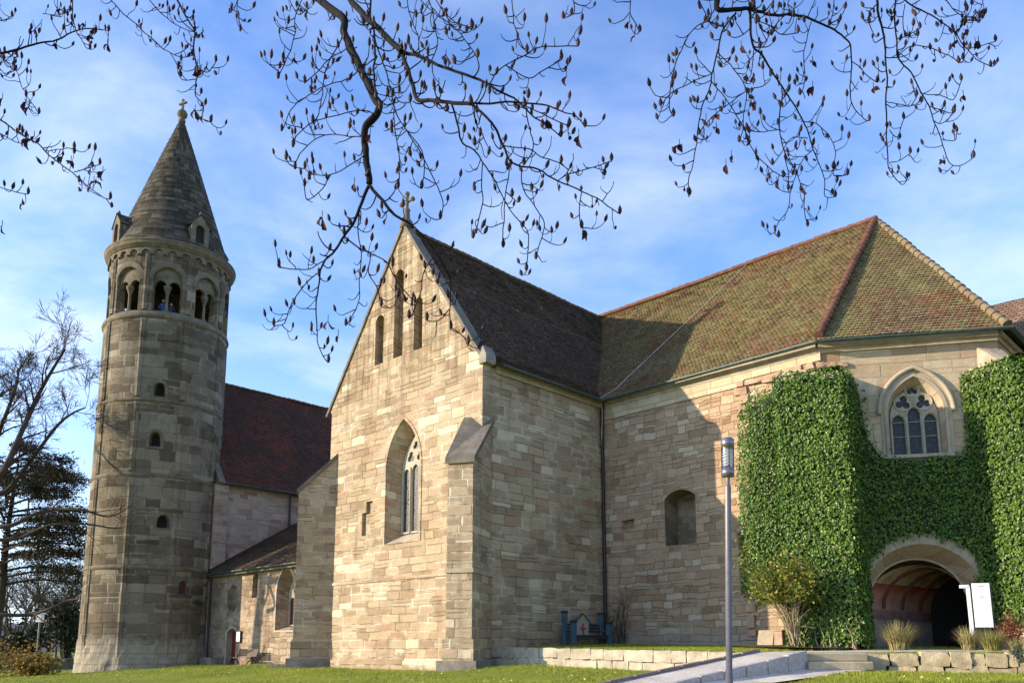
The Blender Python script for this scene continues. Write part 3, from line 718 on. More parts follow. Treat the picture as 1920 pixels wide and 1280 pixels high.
# tiled roofs -----------------------------------------------------
def roof_face(mb, O, e, prof, s0, k0, s1, k1, tw, th, seed, lift=.048, base_mat=0):
    """O eave origin, e along the eave, prof [(inset, height)...]; left edge s0+k0*inset, right edge s1+k1*inset"""
    rnd = random.Random(seed); O = Vector(O); e = Vector(e).normalized(); inn = Vector((-e.y, e.x, 0))
    cum = [0]
    for i in range(1, len(prof)): cum.append(cum[-1]+math.hypot(prof[i][0]-prof[i-1][0], prof[i][1]-prof[i-1][1]))
    def at(v):
        for i in range(1, len(prof)):
            if v <= cum[i] or i == len(prof)-1:
                f = (v-cum[i-1])/(cum[i]-cum[i-1]); a = prof[i-1]; b = prof[i]
                h, z = a[0]+(b[0]-a[0])*f, a[1]+(b[1]-a[1])*f
                sl = Vector((b[0]-a[0], b[1]-a[1], 0)).normalized()
                return h, z, (inn*(-sl.y)+UP*sl.x)
    def pos(s, v, up=0):
        h, z, n = at(v); sag = .09*mn.noise(Vector((s*.22+seed, v*.22, seed)))+.03*mn.noise(Vector((s*.9+seed, v*.9, seed)))
        return O+e*s+inn*h+UP*z+n*(up+sag)
    tot = cum[-1]; nr = int(tot/th)
    for r in range(nr+1):                                   # base sheet, following the same sag
        v0, v1 = r*th, min((r+1)*th, tot)
        if v1-v0 < .01: continue
        h0, h1 = at(v0)[0], at(v1)[0]
        n = max(1, int((s1-s0)/1.2))
        for k in range(n):
            f0, f1 = k/n, (k+1)/n
            A = lambda f, h: (s0+k0*h)+((s1+k1*h)-(s0+k0*h))*f
            mb.face([pos(A(f0, h0), v0, -.015), pos(A(f1, h0), v0, -.015), pos(A(f1, h1), v1, -.015), pos(A(f0, h1), v1, -.015)], [(.5+r, .5)]*4, 1)
    for r in range(nr+1):
        v0, v1 = r*th, min((r+1)*th, tot)
        if v1-v0 < .02: continue
        h0, h1 = at(v0)[0], at(v1)[0]; hm = (h0+h1)/2
        L, Rr = s0+k0*hm, s1+k1*hm
        c0 = math.floor(L/tw)-1; c1 = math.ceil(Rr/tw)+1
        for c in range(c0, c1):
            a = (c+(r % 2)*.5)*tw; b = a+tw
            if b <= L+.01 or a >= Rr-.01: continue
            a2, b2 = max(a, L)+.004, min(b, Rr)-.004
            if b2-a2 < .03: continue
            j = rnd.uniform(-.008, .012); jl = rnd.uniform(-.006, .006); lo = v0-.012+rnd.uniform(-.01, .01); w = b2-a2
            lf = lift+j
            q = [pos(a2, v1, .004), pos(a2, lo+th*.32, lf*.7+jl), pos(a2+w*.25, lo+.01, lf), pos(a2+w*.75, lo+.01, lf+jl), pos(b2, lo+th*.32, lf*.7), pos(b2, v1, .004)]
            u = (c+.5, r+.5)
            mb.face(q, [u]*6, 0)
            d = at(v0)[2]*(-.03)
            mb.face([q[1], q[1]+d, q[2]+d, q[2]], [u]*4, 0); mb.face([q[2], q[2]+d, q[3]+d, q[3]], [u]*4, 0); mb.face([q[3], q[3]+d, q[4]+d, q[4]], [u]*4, 0)
def roof_part(name, mat, faces):
    mb = MB()
    for f in faces: roof_face(mb, *f)
    return gpart(mb, name, [mat, M['ivy_back']])
# gable wing: right slope (seen), left slope (plain)
tp = [(0, 13.62), (.85, 14.45), (3.6, 18.55), (3.62, 18.66), (5.92, RZ)]
wing_roof = roof_part('wing_roof', M['roof_dark'], [(W(.35, .45, 0), D2, tp, 0, 0, 7.9, 1.22, .19, .165, 1)])
mb = MB(); mb.face([W(-11.75, .3, 13.35), W(RA, .3, RZ-.05), W(RA, 16, RZ-.05), W(-11.75, 16, 13.35)]); sub(mb, 'back_slope', M['roof_dark'], wing_roof)
def ridge_run(name, mat, p, q, parent, r=.12, seg=.42, lift=.03, sag=.0):
    mb = MB(); p, q = Vector(p), Vector(q); d = q-p; n = max(1, round(d.length/seg)); du = d.normalized(); rr = random.Random(5)
    side = du.cross(UP).normalized(); up = side.cross(du).normalized()
    for k in range(n):
        a = p+d*(k/n); b = p+d*((k+1.12)/n); rows = []; j = rr.uniform(-.012, .012)
        for t, c in ((r*1.22, a), (r*.90, b)):
            rows.append([c+up*(.05*mn.noise(c*.5))+side*(t*math.cos(x))+up*(t*math.sin(x)*.9+lift+j) for x in [math.pi*(-.26+1.52*i/10) for i in range(11)]])
        mb.grid(rows); mb.face(rows[0])
    return sub(mb, name, mat, parent)
ridge_run('ridge_tiles', M['roof_dark'], W(RA, .4, RZ), W(RA, 15.3, RZ-.1), wing_roof)
def gutter(name, pts, r=.11):
    mb = MB(); pts = [Vector(p) for p in pts]
    for i in range(len(pts)-1):
        a, b = pts[i], pts[i+1]; d = (b-a).normalized(); side = Vector((d.y, -d.x, 0)).normalized()
        rows = [[p+side*(r*math.cos(t))+UP*(r*math.sin(t)) for t in [math.pi+math.pi*k/8 for k in range(9)]]+[p+side*(r*.86*math.cos(t))+UP*(r*.86*math.sin(t)) for t in [2*math.pi-math.pi*k/8 for k in range(9)]] for p in (a, b)]
        mb.grid(rows, None, 0, True, True)
        n = int((b-a).length/1.6)
        for k in range(n):                       # brackets
            c = a+(b-a)*((k+.5)/n); rows = [[c+d*t2+side*((r+.015)*math.cos(t))+UP*((r+.015)*math.sin(t)) for t in [math.pi*.97+math.pi*1.06*k2/8 for k2 in range(9)]] for t2 in (-.02, .02)]
            mb.grid(rows)
    return gpart(mb, name, M['copper'])
gutter('gutter', [W(.42, 8.0, 13.62), W(.42, .75, 13.66)])
# chancel (choir) straight wall with niche
DC = (D1*.9995-D2*.031).normalized(); NC = Vector((DC.y, -DC.x, 0)); cO = W(0, 8.2, 0)
cm = wallmap(cO, DC, NC)
niche = rounded(4.4, 6.2, 8.35, .82, .33, 8); hole = [(1.1, 7.2), (1.85, 7.2), (1.85, 7.66), (1.1, 7.62)]
mb = MB(); panel(mb, cm, [(0, .4), (11.2, .4), (11.2, 13.62), (0, 13.62)], [niche, hole])
nmb = MB(); reveal(nmb, cm, niche, 0, 1.0, .97); panel(nmb, cm, niche, (), None, 0, .99)
reveal(mb, cm, hole, 0, .4); panel(mb, cm, hole, (), None, 0, .39)
cwall = gpart(mb, 'choir_wall', M['choir'])
nmb.build('wall_niche', M['niche'], cwall)
mb = MB(); panel(mb, lambda s, z, d: cm(s, z, d-.06), [(.25, 12.72), (7.6, 12.72), (7.9, 12.98), (11.3, 12.98), (11.3, 13.5), (.25, 13.5)])
reveal(mb, lambda s, z, d: cm(s, z, d-.06), [(.25, 12.72), (7.6, 12.72), (7.9, 12.98), (11.3, 12.98), (11.3, 13.5), (.25, 13.5)], 0, .08, flip=True)
gpart(mb, 'eaves_band', M['ashlar_band'])
E1 = Vector((12.25, 31.9, 0)); E2 = Vector((18.62, 30.5, 0)); E3 = E2+D2*9.0
DA = (E2-E1).normalized(); NA = Vector((DA.y, -DA.x, 0)); am = wallmap(E1, DA, NA)
AL = (E2-E1).length
# torn masonry where an old wall was broken away
mb = MB(); rr = random.Random(21)
s = 7.75
while s < 11.2:
    w = rr.uniform(.25, .6); stone(mb, cm(s, 12.78+rr.uniform(-.08, .06), -.02), DC*w*.55, NC*rr.uniform(.1, .18), UP*rr.uniform(.06, .13), rr, .07, 3, .8); s += w
z = 12.5
while z > 2.2:
    h = rr.uniform(.25, .5); stone(mb, cm(7.72+rr.uniform(-.1, .16), z, .06), DC*rr.uniform(.12, .3), NC*.17, UP*h*.45, rr, .06, 3, .8); z -= h
s = .1
while s < 1.2:
    stone(mb, am(s, 12.75+rr.uniform(-.1, .1), .0), DA*.2, NA*.12, UP*.1, rr, .06, 3, .8); s += .4
gpart(mb, 'broken_masonry', M['broken'])
# polygonal end, window face
cw = 3.44
arch_out = rounded(3.2, 1.0, 3.9, 2.02, 1.62, 16)
gwin = pointed(cw, 8.98, 10.62, 1.02, 1.45, 12)
mb = MB(); panel(mb, am, [(0, .4), (AL, .4), (AL, 13.62), (0, 13.62)], [gwin, arch_out])
win_in = reveal(mb, am, gwin, 0, .42, .86, (cw, 9.6))
for f0, f1 in ((E2, E3),):
    m3 = wallmap(f0, D2, D1); panel(mb, m3, [(0, .4), (9, .4), (9, 13.62), (0, 13.62)])
E4 = E3+Vector((-6.2, 6.2, 0)); mb.face([E3+UP*.4, E4+UP*.4, E4+UP*13.6, E3+UP*13.6]); mb.face([E4+UP*.4, W(-5, 22.4, .4), W(-5, 22.4, 13.6), E4+UP*13.6])
gpart(mb, 'apse_wall', M['apse'])
mb = MB()
for zz, d in ((13.28, .08), (13.46, .2)):
    for p, q, nn, dd in ((cO+DC*.3, E1, NC, d), (E1, E2, NA, d), (E2, E3, D1, d)):
        mb.prism([(p+nn*0)[:2], (p+nn*dd)[:2], (q+nn*dd)[:2], q[:2]][::-1], zz, zz+.19)
gpart(mb, 'cornice', M['trim'])
# pointed window with three lights
mb = MB()
for w, h, z0, d in ((1.28, 1.72, 8.88, -.03), (1.14, 1.57, 8.92, -.07)):
    a = pointed(cw, z0, 10.62, w, h, 14); b = pointed(cw, 8.99, 10.62, 1.02, 1.45, 14)
    panel(mb, am, a, [b], None, 0, d); reveal(mb, am, a, d, .02, flip=True); reveal(mb, am, b, d, 0)
gw = gpart(mb, 'window', M['trim'])
mb = MB()                                       # hood mould over the arch
pts = [p for p in pointed(cw, 10.6, 10.62, 1.34, 1.8, 16)][2:]
mb.tube([am(p[0], p[1], -.09) for p in pts], .09, 8); sub(mb, 'hood_mould', M['trim'], gw)
hl = 9.05; lights = []
for k, (lx, zt_) in enumerate(((cw-.58, 10.35), (cw, 10.62), (cw+.58, 10.35))):
    body = pointed(lx, hl, zt_, .225, .3, 6)
    lights.append(body)
tre = [foils(cw-.36, 11.12, .15, .135, 3, 80), foils(cw+.36, 11.12, .15, .135, 3, 100), foils(cw, 11.62, .11, .10, 3, 90)]
mb = MB(); slab(mb, am, win_in, lights+tre, .30, .46)
for h in tre:
    c = Vector((sum(p[0] for p in h)/len(h), sum(p[1] for p in h)/len(h))); r = max((Vector(p)-c).length for p in h)+.045
    mb.tube([am(c.x+r*math.cos(2*math.pi*k/20), c.y+r*math.sin(2*math.pi*k/20), .29) for k in range(21)], .035, 6)
for lx, zt_ in ((cw-.58, 10.35), (cw, 10.62), (cw+.58, 10.35)):
    mb.tube([am(p[0], p[1], .29) for p in pointed(lx, hl, zt_, .27, .36, 8)[2:]], .03, 6)
for lx in (cw-.29, cw+.29): mb.tube([am(lx, hl, .28), am(lx, 10.5, .28)], .045, 6)
sub(mb, 'tracery', M['tracery'], gw)
mb = MB(); panel(mb, am, win_in, (), None, 0, .42); sub(mb, 'pane', M['glass'], gw)
for z in (9.78, 10.36):
    mb = MB(); mb.bar(am(cw-.82, z, .38), am(cw+.82, z, .38), .025, .025); sub(mb, 'saddle_bar', M['tracery'], gw)
mb = MB(); mb.box(am(cw, 8.9, .05), DA*1.3, NA*.22, UP*.07, bevel=.02); sub(mb, 'sill', M['tracery'], gw)
# porch: outer arch ring, splay, passage running back under a ribbed vault
mb = MB(); ring = rounded(3.2, 3.2, 3.9, 2.38, 2.12, 20)[2:]; inn_ = rounded(3.2, 3.2, 3.9, 2.02, 1.62, 20)[2:]
for k in range(len(ring)-1):                   # voussoirs, each slightly proud by its own amount
    d = -.06-.03*((k*7) % 5)/5; a, b, c, e = ring[k], ring[k+1], inn_[k+1], inn_[k]
    g = .006
    q = [a, b, c, e]; cx = sum(p[0] for p in q)/4; cz = sum(p[1] for p in q)/4
    q = [(cx+(p[0]-cx)*.975, cz+(p[1]-cz)*.99) for p in q]
    F_ = [am(p[0], p[1], d) for p in q]; B_ = [am(p[0], p[1], .05) for p in q]
    mb.face(F_[::-1]); 
    for i in range(4): mb.face([F_[i], F_[(i+1) % 4], B_[(i+1) % 4], B_[i]])
porch = gpart(mb, 'porch_arch', M['trim'])
mb = MB(); spl = reveal(mb, am, arch_out, 0, .9, .86, (3.2, 2.2))
for k, (p, q) in enumerate(zip(rounded(3.2, 1.0, 3.9, 2.02, 1.62, 16)[2:], rounded(3.2, 1.0, 3.9, 2.02, 1.62, 16)[3:])): pass
mb.tube([am(3.2+(p[0]-3.2)*.862, 2.2+(p[1]-2.2)*.862, .88) for p in rounded(3.2, 1.0, 3.9, 2.02, 1.62, 20)[2:]], .06, 6)
sub(mb, 'splayed_jamb', M['apse'], porch)
PD = Vector((.78, .62, 0)).normalized()          # the passage runs off to the right
base_o = am(0, 0, .9)
def pas(s, z, t): return Vector((base_o.x, base_o.y, 0))+DA*s+PD*t+UP*z
prof = [(1.35, 1.0), (1.35, 3.2)]+[(3.2+1.85*math.cos(math.pi-math.pi*k/14), 3.2+1.62*math.sin(math.pi*k/14)) for k in range(1, 14)]+[(5.05, 3.2), (5.05, 1.0)]
mb = MB(); rows = [[pas(s, z, t) for s, z in prof] for t in (0, 1.5, 3, 4.2, 5.3)]
mb.grid([r[::-1] for r in rows], None, 0, False)
floor_z = 1.62; mb.face([pas(.9, floor_z, -1.5), pas(5.5, floor_z, -1.5), pas(5.05, floor_z, 5.3), pas(1.35, floor_z, 5.3)])
mb.face([am(1.2, .4, .89), am(1.35, .4, .89), am(1.35, 3.2, .89), am(1.2, 3.2, .89)])
sub(mb, 'vaulted_passage', M['passage'], porch)
mb = MB()
for t in (1.2, 2.7, 4.2):
    mb.tube([pas(3.2+1.82*math.cos(math.pi-math.pi*k/18), 3.2+1.59*math.sin(math.pi*k/18), t) for k in range(19)], .085, 6)
sub(mb, 'vault_rib', M['rib'], porch)
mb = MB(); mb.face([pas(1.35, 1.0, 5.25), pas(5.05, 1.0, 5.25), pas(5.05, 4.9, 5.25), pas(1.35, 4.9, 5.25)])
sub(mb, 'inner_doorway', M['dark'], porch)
# corner buttresses under the ivy
BA = [Vector((12.1,29.45,0)), Vector((13.3,31.66,0)), Vector((11.6,32.6,0)), Vector((10.3,30.8,0))]
BB = [Vector((18.75,28.5,0)), Vector((19.1,31,0)), Vector((17.35,30.85,0)), Vector((17.0,28.75,0))]
b0 = am(5.36, 0, 0); bd = Vector((.29, -.957, 0)); bs = Vector((.957, .29, 0))
BB = [b0+bd*2.3, b0+bd*2.3+bs*2.0, b0+bs*2.0-bd*.6, b0-bd*.3]
for q, lab in ((BA, None), (BB, None)):
    mb = MB(); n = len(q)
    c = sum(q, Vector((0, 0, 0)))/4
    ar = sum(q[k].x*q[(k+1) % n].y-q[(k+1) % n].x*q[k].y for k in range(n)); qq = q if ar > 0 else q[::-1]
    qq = [c+(p-c)*.93 for p in qq]
    zt_ = [11.7 if ((p-E1).length > 2.2 and q is BA and p.y < 31.2) or (q is BB and p.y < 29.6) else 12.3 for p in qq]
    mb.prism([p[:2] for p in qq], .6, zt_)
    bt = gpart(mb, 'buttress', M['apse'])
# corner post of the window face (dressed stump above the right buttress)
mb = MB(); p = am(AL-.55, 0, 0); mb.prism([(am(AL-.75, 0, -.02))[:2], (am(AL-.1, 0, -.75))[:2], (am(AL+.35, 0, -.75))[:2], (am(AL+.1, 0, .2))[:2]][::1], [12.0]*4, [13.1, 12.15, 12.15, 13.1])
gpart(mb, 'buttress_cap', M['trim'])
# choir roof
cp = [(0, 13.68), (.95, 14.62), (7.55, 21.85)]
eO = cO-D2*0+NC*.38
choir_len = (E1-cO).dot(DC)
AP = W(11.33, 15.0, 21.85)
hipk = ((AP-(E1+NC*.38)).dot(DC))/7.55
roof_len = choir_len+.25
k1 = ((AP-eO).dot(DC)-roof_len)/7.55
choir_roof = roof_part('choir_roof', M['roof_moss'], [(eO, DC, cp, -.2, -.8, roof_len, k1, .19, .165, 2)])
# window-face slope: eave E1..E2 offset
a1 = E1+NC*.2+NA*.33; a2 = E2+NA*.25+D1*.33
da = (a2-a1).normalized(); ina = Vector((-da.y, da.x, 0)); apin = (AP-a1).dot(ina); aps = (AP-a1).dot(da); al = (a2-a1).length
mb = MB(); roof_face(mb, a1, da, [(0, 13.68), (apin*.1, 14.45), (apin, 21.85)], 0, aps/apin, al, (aps-al)/apin, .2, .19, 3)
sub(mb, 'window_slope', [M['roof_moss'], M['ivy_back']], choir_roof)
mb = MB(); a3 = a2+D2*8.6; mb.face([a2+UP*13.7, a3+UP*13.7, AP]); a4 = W(11.3, 22.8, 13.7); mb.face([a3+UP*13.7, a4, AP]); mb.face([a4, W(-5.6, 22.8, 13.7), W(RA, 15.3, 21.85), AP])
sub(mb, 'back_slope', M['roof_moss'], choir_roof)
ridge_run('ridge_tiles', M['ridge'], W(RA, 15.35, 21.85), AP, choir_roof, .13)
ridge_run('hip_tiles', M['ridge'], a1+UP*13.85+DA*.1, AP, choir_roof, .16, .36, .02)
ridge_run('hip_tiles', M['ridge_pale'], a2+UP*13.78, AP, choir_roof, .16, .40, -.03)
gutter('gutter', [a2+D2*8+D1*.1+UP*13.6, a2+D1*.1+NA*.08+UP*13.62, a1+NA*.1+UP*13.62, eO+DC*.45+NC*.05+UP*13.64])
mb = MB()
cpz = lambda s, h: eO+DC*s+Vector((-DC.y, DC.x, 0))*h+UP*(13.68+.99*.95 + (h-.95)*1.0955)
for s, h in ((2.2, 6.2), (4.4, 6.1), (6.6, 6.1), (8.7, 6.1), (10.6, 6.0), (7.8, 4.9)):
    p = cpz(s, h); mb = MB(); mb.tube([p, p+NC*.25+UP*.02, p+NC*.25+UP*.22], .025, 4); sub(mb, 'roof_hook', M['iron'], choir_roof)
mb = MB(); q = [P(1255, 560, 47)]
def on_roof(s, h): return cpz(s, h)+NC*.06+UP*.05
pl = [on_roof(.9, .6), on_roof(1.35, 1.6), on_roof(2.6, 4.0), on_roof(3.6, 6.0), on_roof(4.35, 7.5)]
mb.tube(catmull(pl, 3), .022, 4); mb.tube([cm(.12, 11.5, -.2), cm(.25, 13.0, -.25), cm(.35, 13.75, -.45), on_roof(.9, .6)], .022, 4)
sub(mb, 'lightning_cable', M['cable'], choir_roof)
# dark downpipe in the inner corner
mb = MB(); pc = W(.14, 8.05, 0)
mb.tube([pc+UP*1.6, pc+UP*13.2, pc+D1*.15-D2*.02+UP*13.55], .075, 8)
for z in (2.8, 5.2, 7.6, 10, 12.4): mb.lathe(pc+UP*z, [(.085, 0), (.1, .02), (.1, .1), (.085, .12)], 8)
gpart(mb, 'downpipe', M['pipe'])

# diagonal buttresses of the gable
def buttress(poly_fn, zbase, z_str, z_front, z_wall, name, tipmat, label=None):
    mb = MB(); poly = poly_fn(0); mb.prism(poly, zbase, [z_front if i in (0, 1) else z_wall for i in range(4)], 0, top=False)
    o = gpart(mb, name, M['front'], label)
    mb = MB(); q = poly_fn(.09); q0 = poly_fn(.02)
    zt_ = [z_front if i in (0, 1) else z_wall for i in range(4)]
    mb.prism(q, [z-.14 for z in zt_], [z+.1 for z in zt_]); sub(mb, 'cap', M['trim_dark'], o)
    mb = MB(); mb.prism(poly_fn(.06), z_str, z_str+.16); sub(mb, 'string_course', M['trim'], o)
    mb = MB(); mb.prism(poly_fn(.10), 1.18, 2.0); sub(mb, 'plinth', M['front'], o)
    mb = MB(); mb.prism(poly_fn(.28), zbase, 1.18); sub(mb, 'footing', M['trim_grey'], o)
    return o
def rb(g):
    FL, FR = Vector((-2.56, 32.52, 0)), Vector((-1.54, 32.2, 0)); d = Vector((.3, .95, 0)); s = (FR-FL).normalized()
    return [p[:2] for p in (FL-s*g-d*g, FR+s*g-d*g, FR+s*g+d*2.4, FL-s*g+d*2.0)]
buttress(rb, .3, 4.55, Pz(865, 862, 32.4), Pz(905, 783, 34.2), 'buttress', None)
def lb(g):
    T = Vector((-10.68, 41.05, 0)); L = Vector((-.985, -.165, 0)); s = Vector((-.165, .985, 0))
    return [p[:2] for p in (T+L*g+s*(.95+g), T+L*g-s*g, T-L*2.2-s*g, T-L*2.2+s*(.95+g))]
o = buttress(lb, .2, 1.95, Pz(555, 922, 41.3), Pz(622, 850, 41.3)+.25, 'buttress', None)
# left wing (nave) behind the round tower
AN = -24.0; nm = wallmap(W(AN, 0, 0), D2, D1)
mb = MB(); panel(mb, nm, [(.25, .2), (16, .2), (16, 11.95), (.25, 11.95)]); mb.face([W(-36, .3, .2), W(AN, .3, .2), W(AN, .3, 11.9), W(-30, .3, 20.3), W(-36, .3, 11.9)])
gpart(mb, 'nave_wall', M['nave'])
nv = roof_part('nave_roof', M['roof_red'], [(W(AN+.35, .55, 0), D2, [(0, 11.85), (.7, 12.55), (6.35, 20.25)], 0, 0, 16, 0, .22, .2, 4)])
mb = MB(); mb.face([W(-36.4, .5, 11.8), W(-30, .5, 20.2), W(-30, 16.5, 20.2), W(-36.4, 16.5, 11.8)]); sub(mb, 'back_slope', M['roof_red'], nv)
ridge_run('ridge_tiles', M['roof_red'], W(-30, .5, 20.25), W(-30, 16.5, 20.25), nv)
mb = MB(); p, q = W(AN+.4, .42, 11.75), W(-30, .42, 20.4); d = (q-p).normalized()
mb.box((p+q)/2, (q-p)/2, D2*.2, D2.cross(d)*.12); gpart(mb, 'verge_coping', M['trim_dark'])
gutter('gutter', [W(AN+.42, 16, 11.82), W(AN+.42, .6, 11.85)])
mb = MB(); pc = W(AN+.12, 5.4, 0); mb.tube([pc+UP*8, pc+UP*11.7], .08, 8); gpart(mb, 'downpipe', M['pipe'])
mb = MB(); mb.prism([W(AN-.05, .05, 0)[:2], W(AN+.28, .05, 0)[:2], W(AN+.28, .95, 0)[:2], W(AN-.05, .95, 0)[:2]], .3, 11.7); gpart(mb, 'corner_pilaster', M['nave'])
# side aisle between tower and gable
aw = wallmap(W(0, .25, 0), D1, -D2)
awin = pointed(-15.35, 2.62, 4.6, .92, 1.42, 10); alan = rounded(-18.6, 4.48, 5.55, .34, .34, 8); aov = ellipse(-21.15, 4.52, .62, .8)
adoor = rounded(-20.98, .3, 2.55, .55, .25, 6)
mb = MB(); panel(mb, aw, [(-24.05, .2), (-11.15, .2), (-11.15, 6.35), (-24.05, 6.0)], [awin, alan, aov, adoor])
awi = reveal(mb, aw, awin, 0, .75, .8, (-15.2, 3.9)); reveal(mb, aw, alan, 0, .25); reveal(mb, aw, aov, 0, .3, .85); reveal(mb, aw, adoor, 0, .35, .96)
awall = gpart(mb, 'aisle_wall', M['plaster'])
mb = MB(); panel(mb, aw, alan, (), None, 0, .24); sub(mb, 'blind_lancet', M['niche'], awall)
mb = MB(); panel(mb, aw, aov, (), None, 0, .29); reveal(mb, aw, aov, -.012, .28, .86); sub(mb, 'oval_niche', M['niche'], awall)
mb = MB(); a = pointed(-15.35, 2.52, 4.6, 1.06, 1.6, 10); panel(mb, aw, a, [awin], None, 0, -.025); reveal(mb, aw, a, -.025, .02, flip=True)
aw_w = gpart(mb, 'window', M['trim'])
xl, xr = min(p[0] for p in awi), max(p[0] for p in awi); zb = min(p[1] for p in awi); zt_ = max(p[1] for p in awi); lw = xr-xl
mb = MB(); slab(mb, aw, awi, [pointed(xl+lw*.27, zb+.05, zt_-1.5, lw*.19, .3, 6), pointed(xl+lw*.73, zb+.05, zt_-1.5, lw*.19, .3, 6), foils(xl+lw*.5, zt_-.75, .16, .16, 4, 45)], .62, .72); sub(mb, 'tracery', M['trim'], aw_w)
mb = MB(); panel(mb, aw, awi, (), None, 0, .7); sub(mb, 'pane', M['red_glass'], aw_w)
mb = MB(); panel(mb, aw, adoor, (), None, 0, .3)
for k in range(1, 5): mb.bar(aw(-21.5+.2*k, .5, .29), aw(-21.5+.2*k, 2.6, .29), .015, .02)
dr = gpart(mb, 'door', M['red_door'])
mb = MB(); a = rounded(-20.98, .3, 2.6, .72, .32, 6); panel(mb, aw, a, [adoor], None, 0, -.04); reveal(mb, aw, a, -.04, .02, flip=True); sub(mb, 'door_frame', M['trim'], dr)
mb = MB(); mb.tube([aw(-20.6, 1.75, .26), aw(-20.6, 1.75, .2), aw(-20.72, 1.75, .2)], .02, 5); sub(mb, 'handle', M['iron'], dr)
roof_part('aisle_roof', M['roof_dark'], [(W(-24.0, -.1, 0), D1, [(0, 6.15), (6, 9.75)], 0, 0, 12.7, 0, .22, .2, 6)])
mb = MB(); mb.box(W(-17.6, .02, 6.0), D1*6.4, D2*.1, UP*.1); gpart(mb, 'eaves_band', M['trim_dark'])
gutter('gutter', [W(-11.3, -.16, 6.12), W(-24.1, -.16, 6.1)])
mb = MB(); p, q = W(-23.85, .0, 6.3), W(-23.85, 5.9, 9.8); mb.box((p+q)/2, (q-p)/2, D1*.14, UP*.1); gpart(mb, 'flashing', M['pipe'])
mb = MB(); pc = W(-23.7, .12, 0); mb.tube([pc+UP*.5, pc+UP*5.7, pc-D2*.2+UP*6.05], .07, 8); gpart(mb, 'downpipe', M['pipe'])
mb = MB(); mb.prism([W(-23.3, -.5, 0)[:2], W(-21.9, -.5, 0)[:2], W(-21.9, .2, 0)[:2], W(-23.3, .2, 0)[:2]], .4, 1.15); gpart(mb, 'door_step', M['trim_grey'])

# ------------------------------------------------------------------ round tower
TC = Vector((-22.18, 51.0, 0)); TR = 3.65; PH = R(-66.49)
zs = lambda z: 1.6+(z-1.6)*1.0303
tower = thing('round_tower', 'round sandstone tower with arched belfry openings and a conical stone spire', 'tower', TC+UP*.3)
def tpart(mb, name, mat, label=None): return mb.build(name, mat, tower, label=label)
def cm_(Rr): return lambda u, z, d: TC+Vector((math.cos(PH+u/TR), math.sin(PH+u/TR), 0))*(Rr-d)+UP*z
tm = cm_(TR); U = lambda deg: R(deg)*TR
zsill, zbel, ztop_ = zs(20.7), zs(21.12), zs(25.1)
def hole_at(deg, z0, z1, w):
    return rounded(U(deg), z0, z1-w, w, w, 6)
tw_ = [(-3.0, zs(15.95), zs(16.78), .31), (-3.8, zs(13.0), zs(13.86), .31), (8.0, zs(8.36), zs(9.12), .36), (30.3, zs(4.65), zs(5.48), .3)]
th_ = [hole_at(*q) for q in tw_]
mb = MB(); half = math.pi*TR
panel(mb, tm, [(-half, -.6)]+[(-half+2*half*k/72, -.6) for k in range(1, 72)]+[(half, -.6), (half, zsill)]+[(half-2*half*k/72, zsill) for k in range(1, 72)]+[(-half, zsill)], th_, .35)
for k, h in enumerate(th_):
    reveal(mb, tm, h, 0, .55 if k < 3 else .2, .8)
tower_body = tpart(mb, 'tower_wall', M['tower'])
for k, (deg, z0, z1, w) in enumerate(tw_):
    mb = MB(); panel(mb, tm, th_[k], (), None, 0, .5 if k < 3 else .18)
    sw_ = tpart(mb, 'slit_window', M['dark'] if k < 3 else M['red_glass'], None if k < 3 else 'blocked reddish window opening')
    if k < 3:
        mb = MB(); o = rounded(U(deg), z0-.12, z1-w, w+.16, w+.16, 8); panel(mb, tm, o, [th_[k]], None, 0, -.03); reveal(mb, tm, o, -.03, .02, flip=True)
        sub(mb, 'surround', M['tower_trim'], sw_)
# belfry with nine twin openings
OP = [-2.3+40*k for k in range(-4, 5)]
bh = []
for dg in OP: bh.append(rounded(U(dg), zbel, zs(23.05), .86, .86, 8))
mb = MB(); half2 = half
tm2 = cm_(TR-.06)
ref = [(-half+2*half*k/72, zsill) for k in range(73)]+[(half-2*half*k/72, ztop_) for k in range(73)]
sh = U(-2.3+180+20)
shift = U(17.7)                                # start the unrolled sheet between two openings
ref = [(p[0]+shift, p[1]) for p in ref]
bh2 = []
for h in bh:
    c = sum(p[0] for p in h)/len(h); k = 0
    while c+k < -half+shift: k += 2*half
    while c+k > half+shift: k -= 2*half
    bh2.append([(p[0]+k, p[1]) for p in h])
panel(mb, tm2, ref, bh2, .35)
for h in bh2: reveal(mb, tm2, h, 0, .55)
mb2 = MB(); panel(mb2, cm_(TR-.6), ref, bh2, .35, flip=True)
bel = tpart(mb, 'belfry_wall', M['tower']); sub(mb2, 'inner_face', M['tower'], bel)
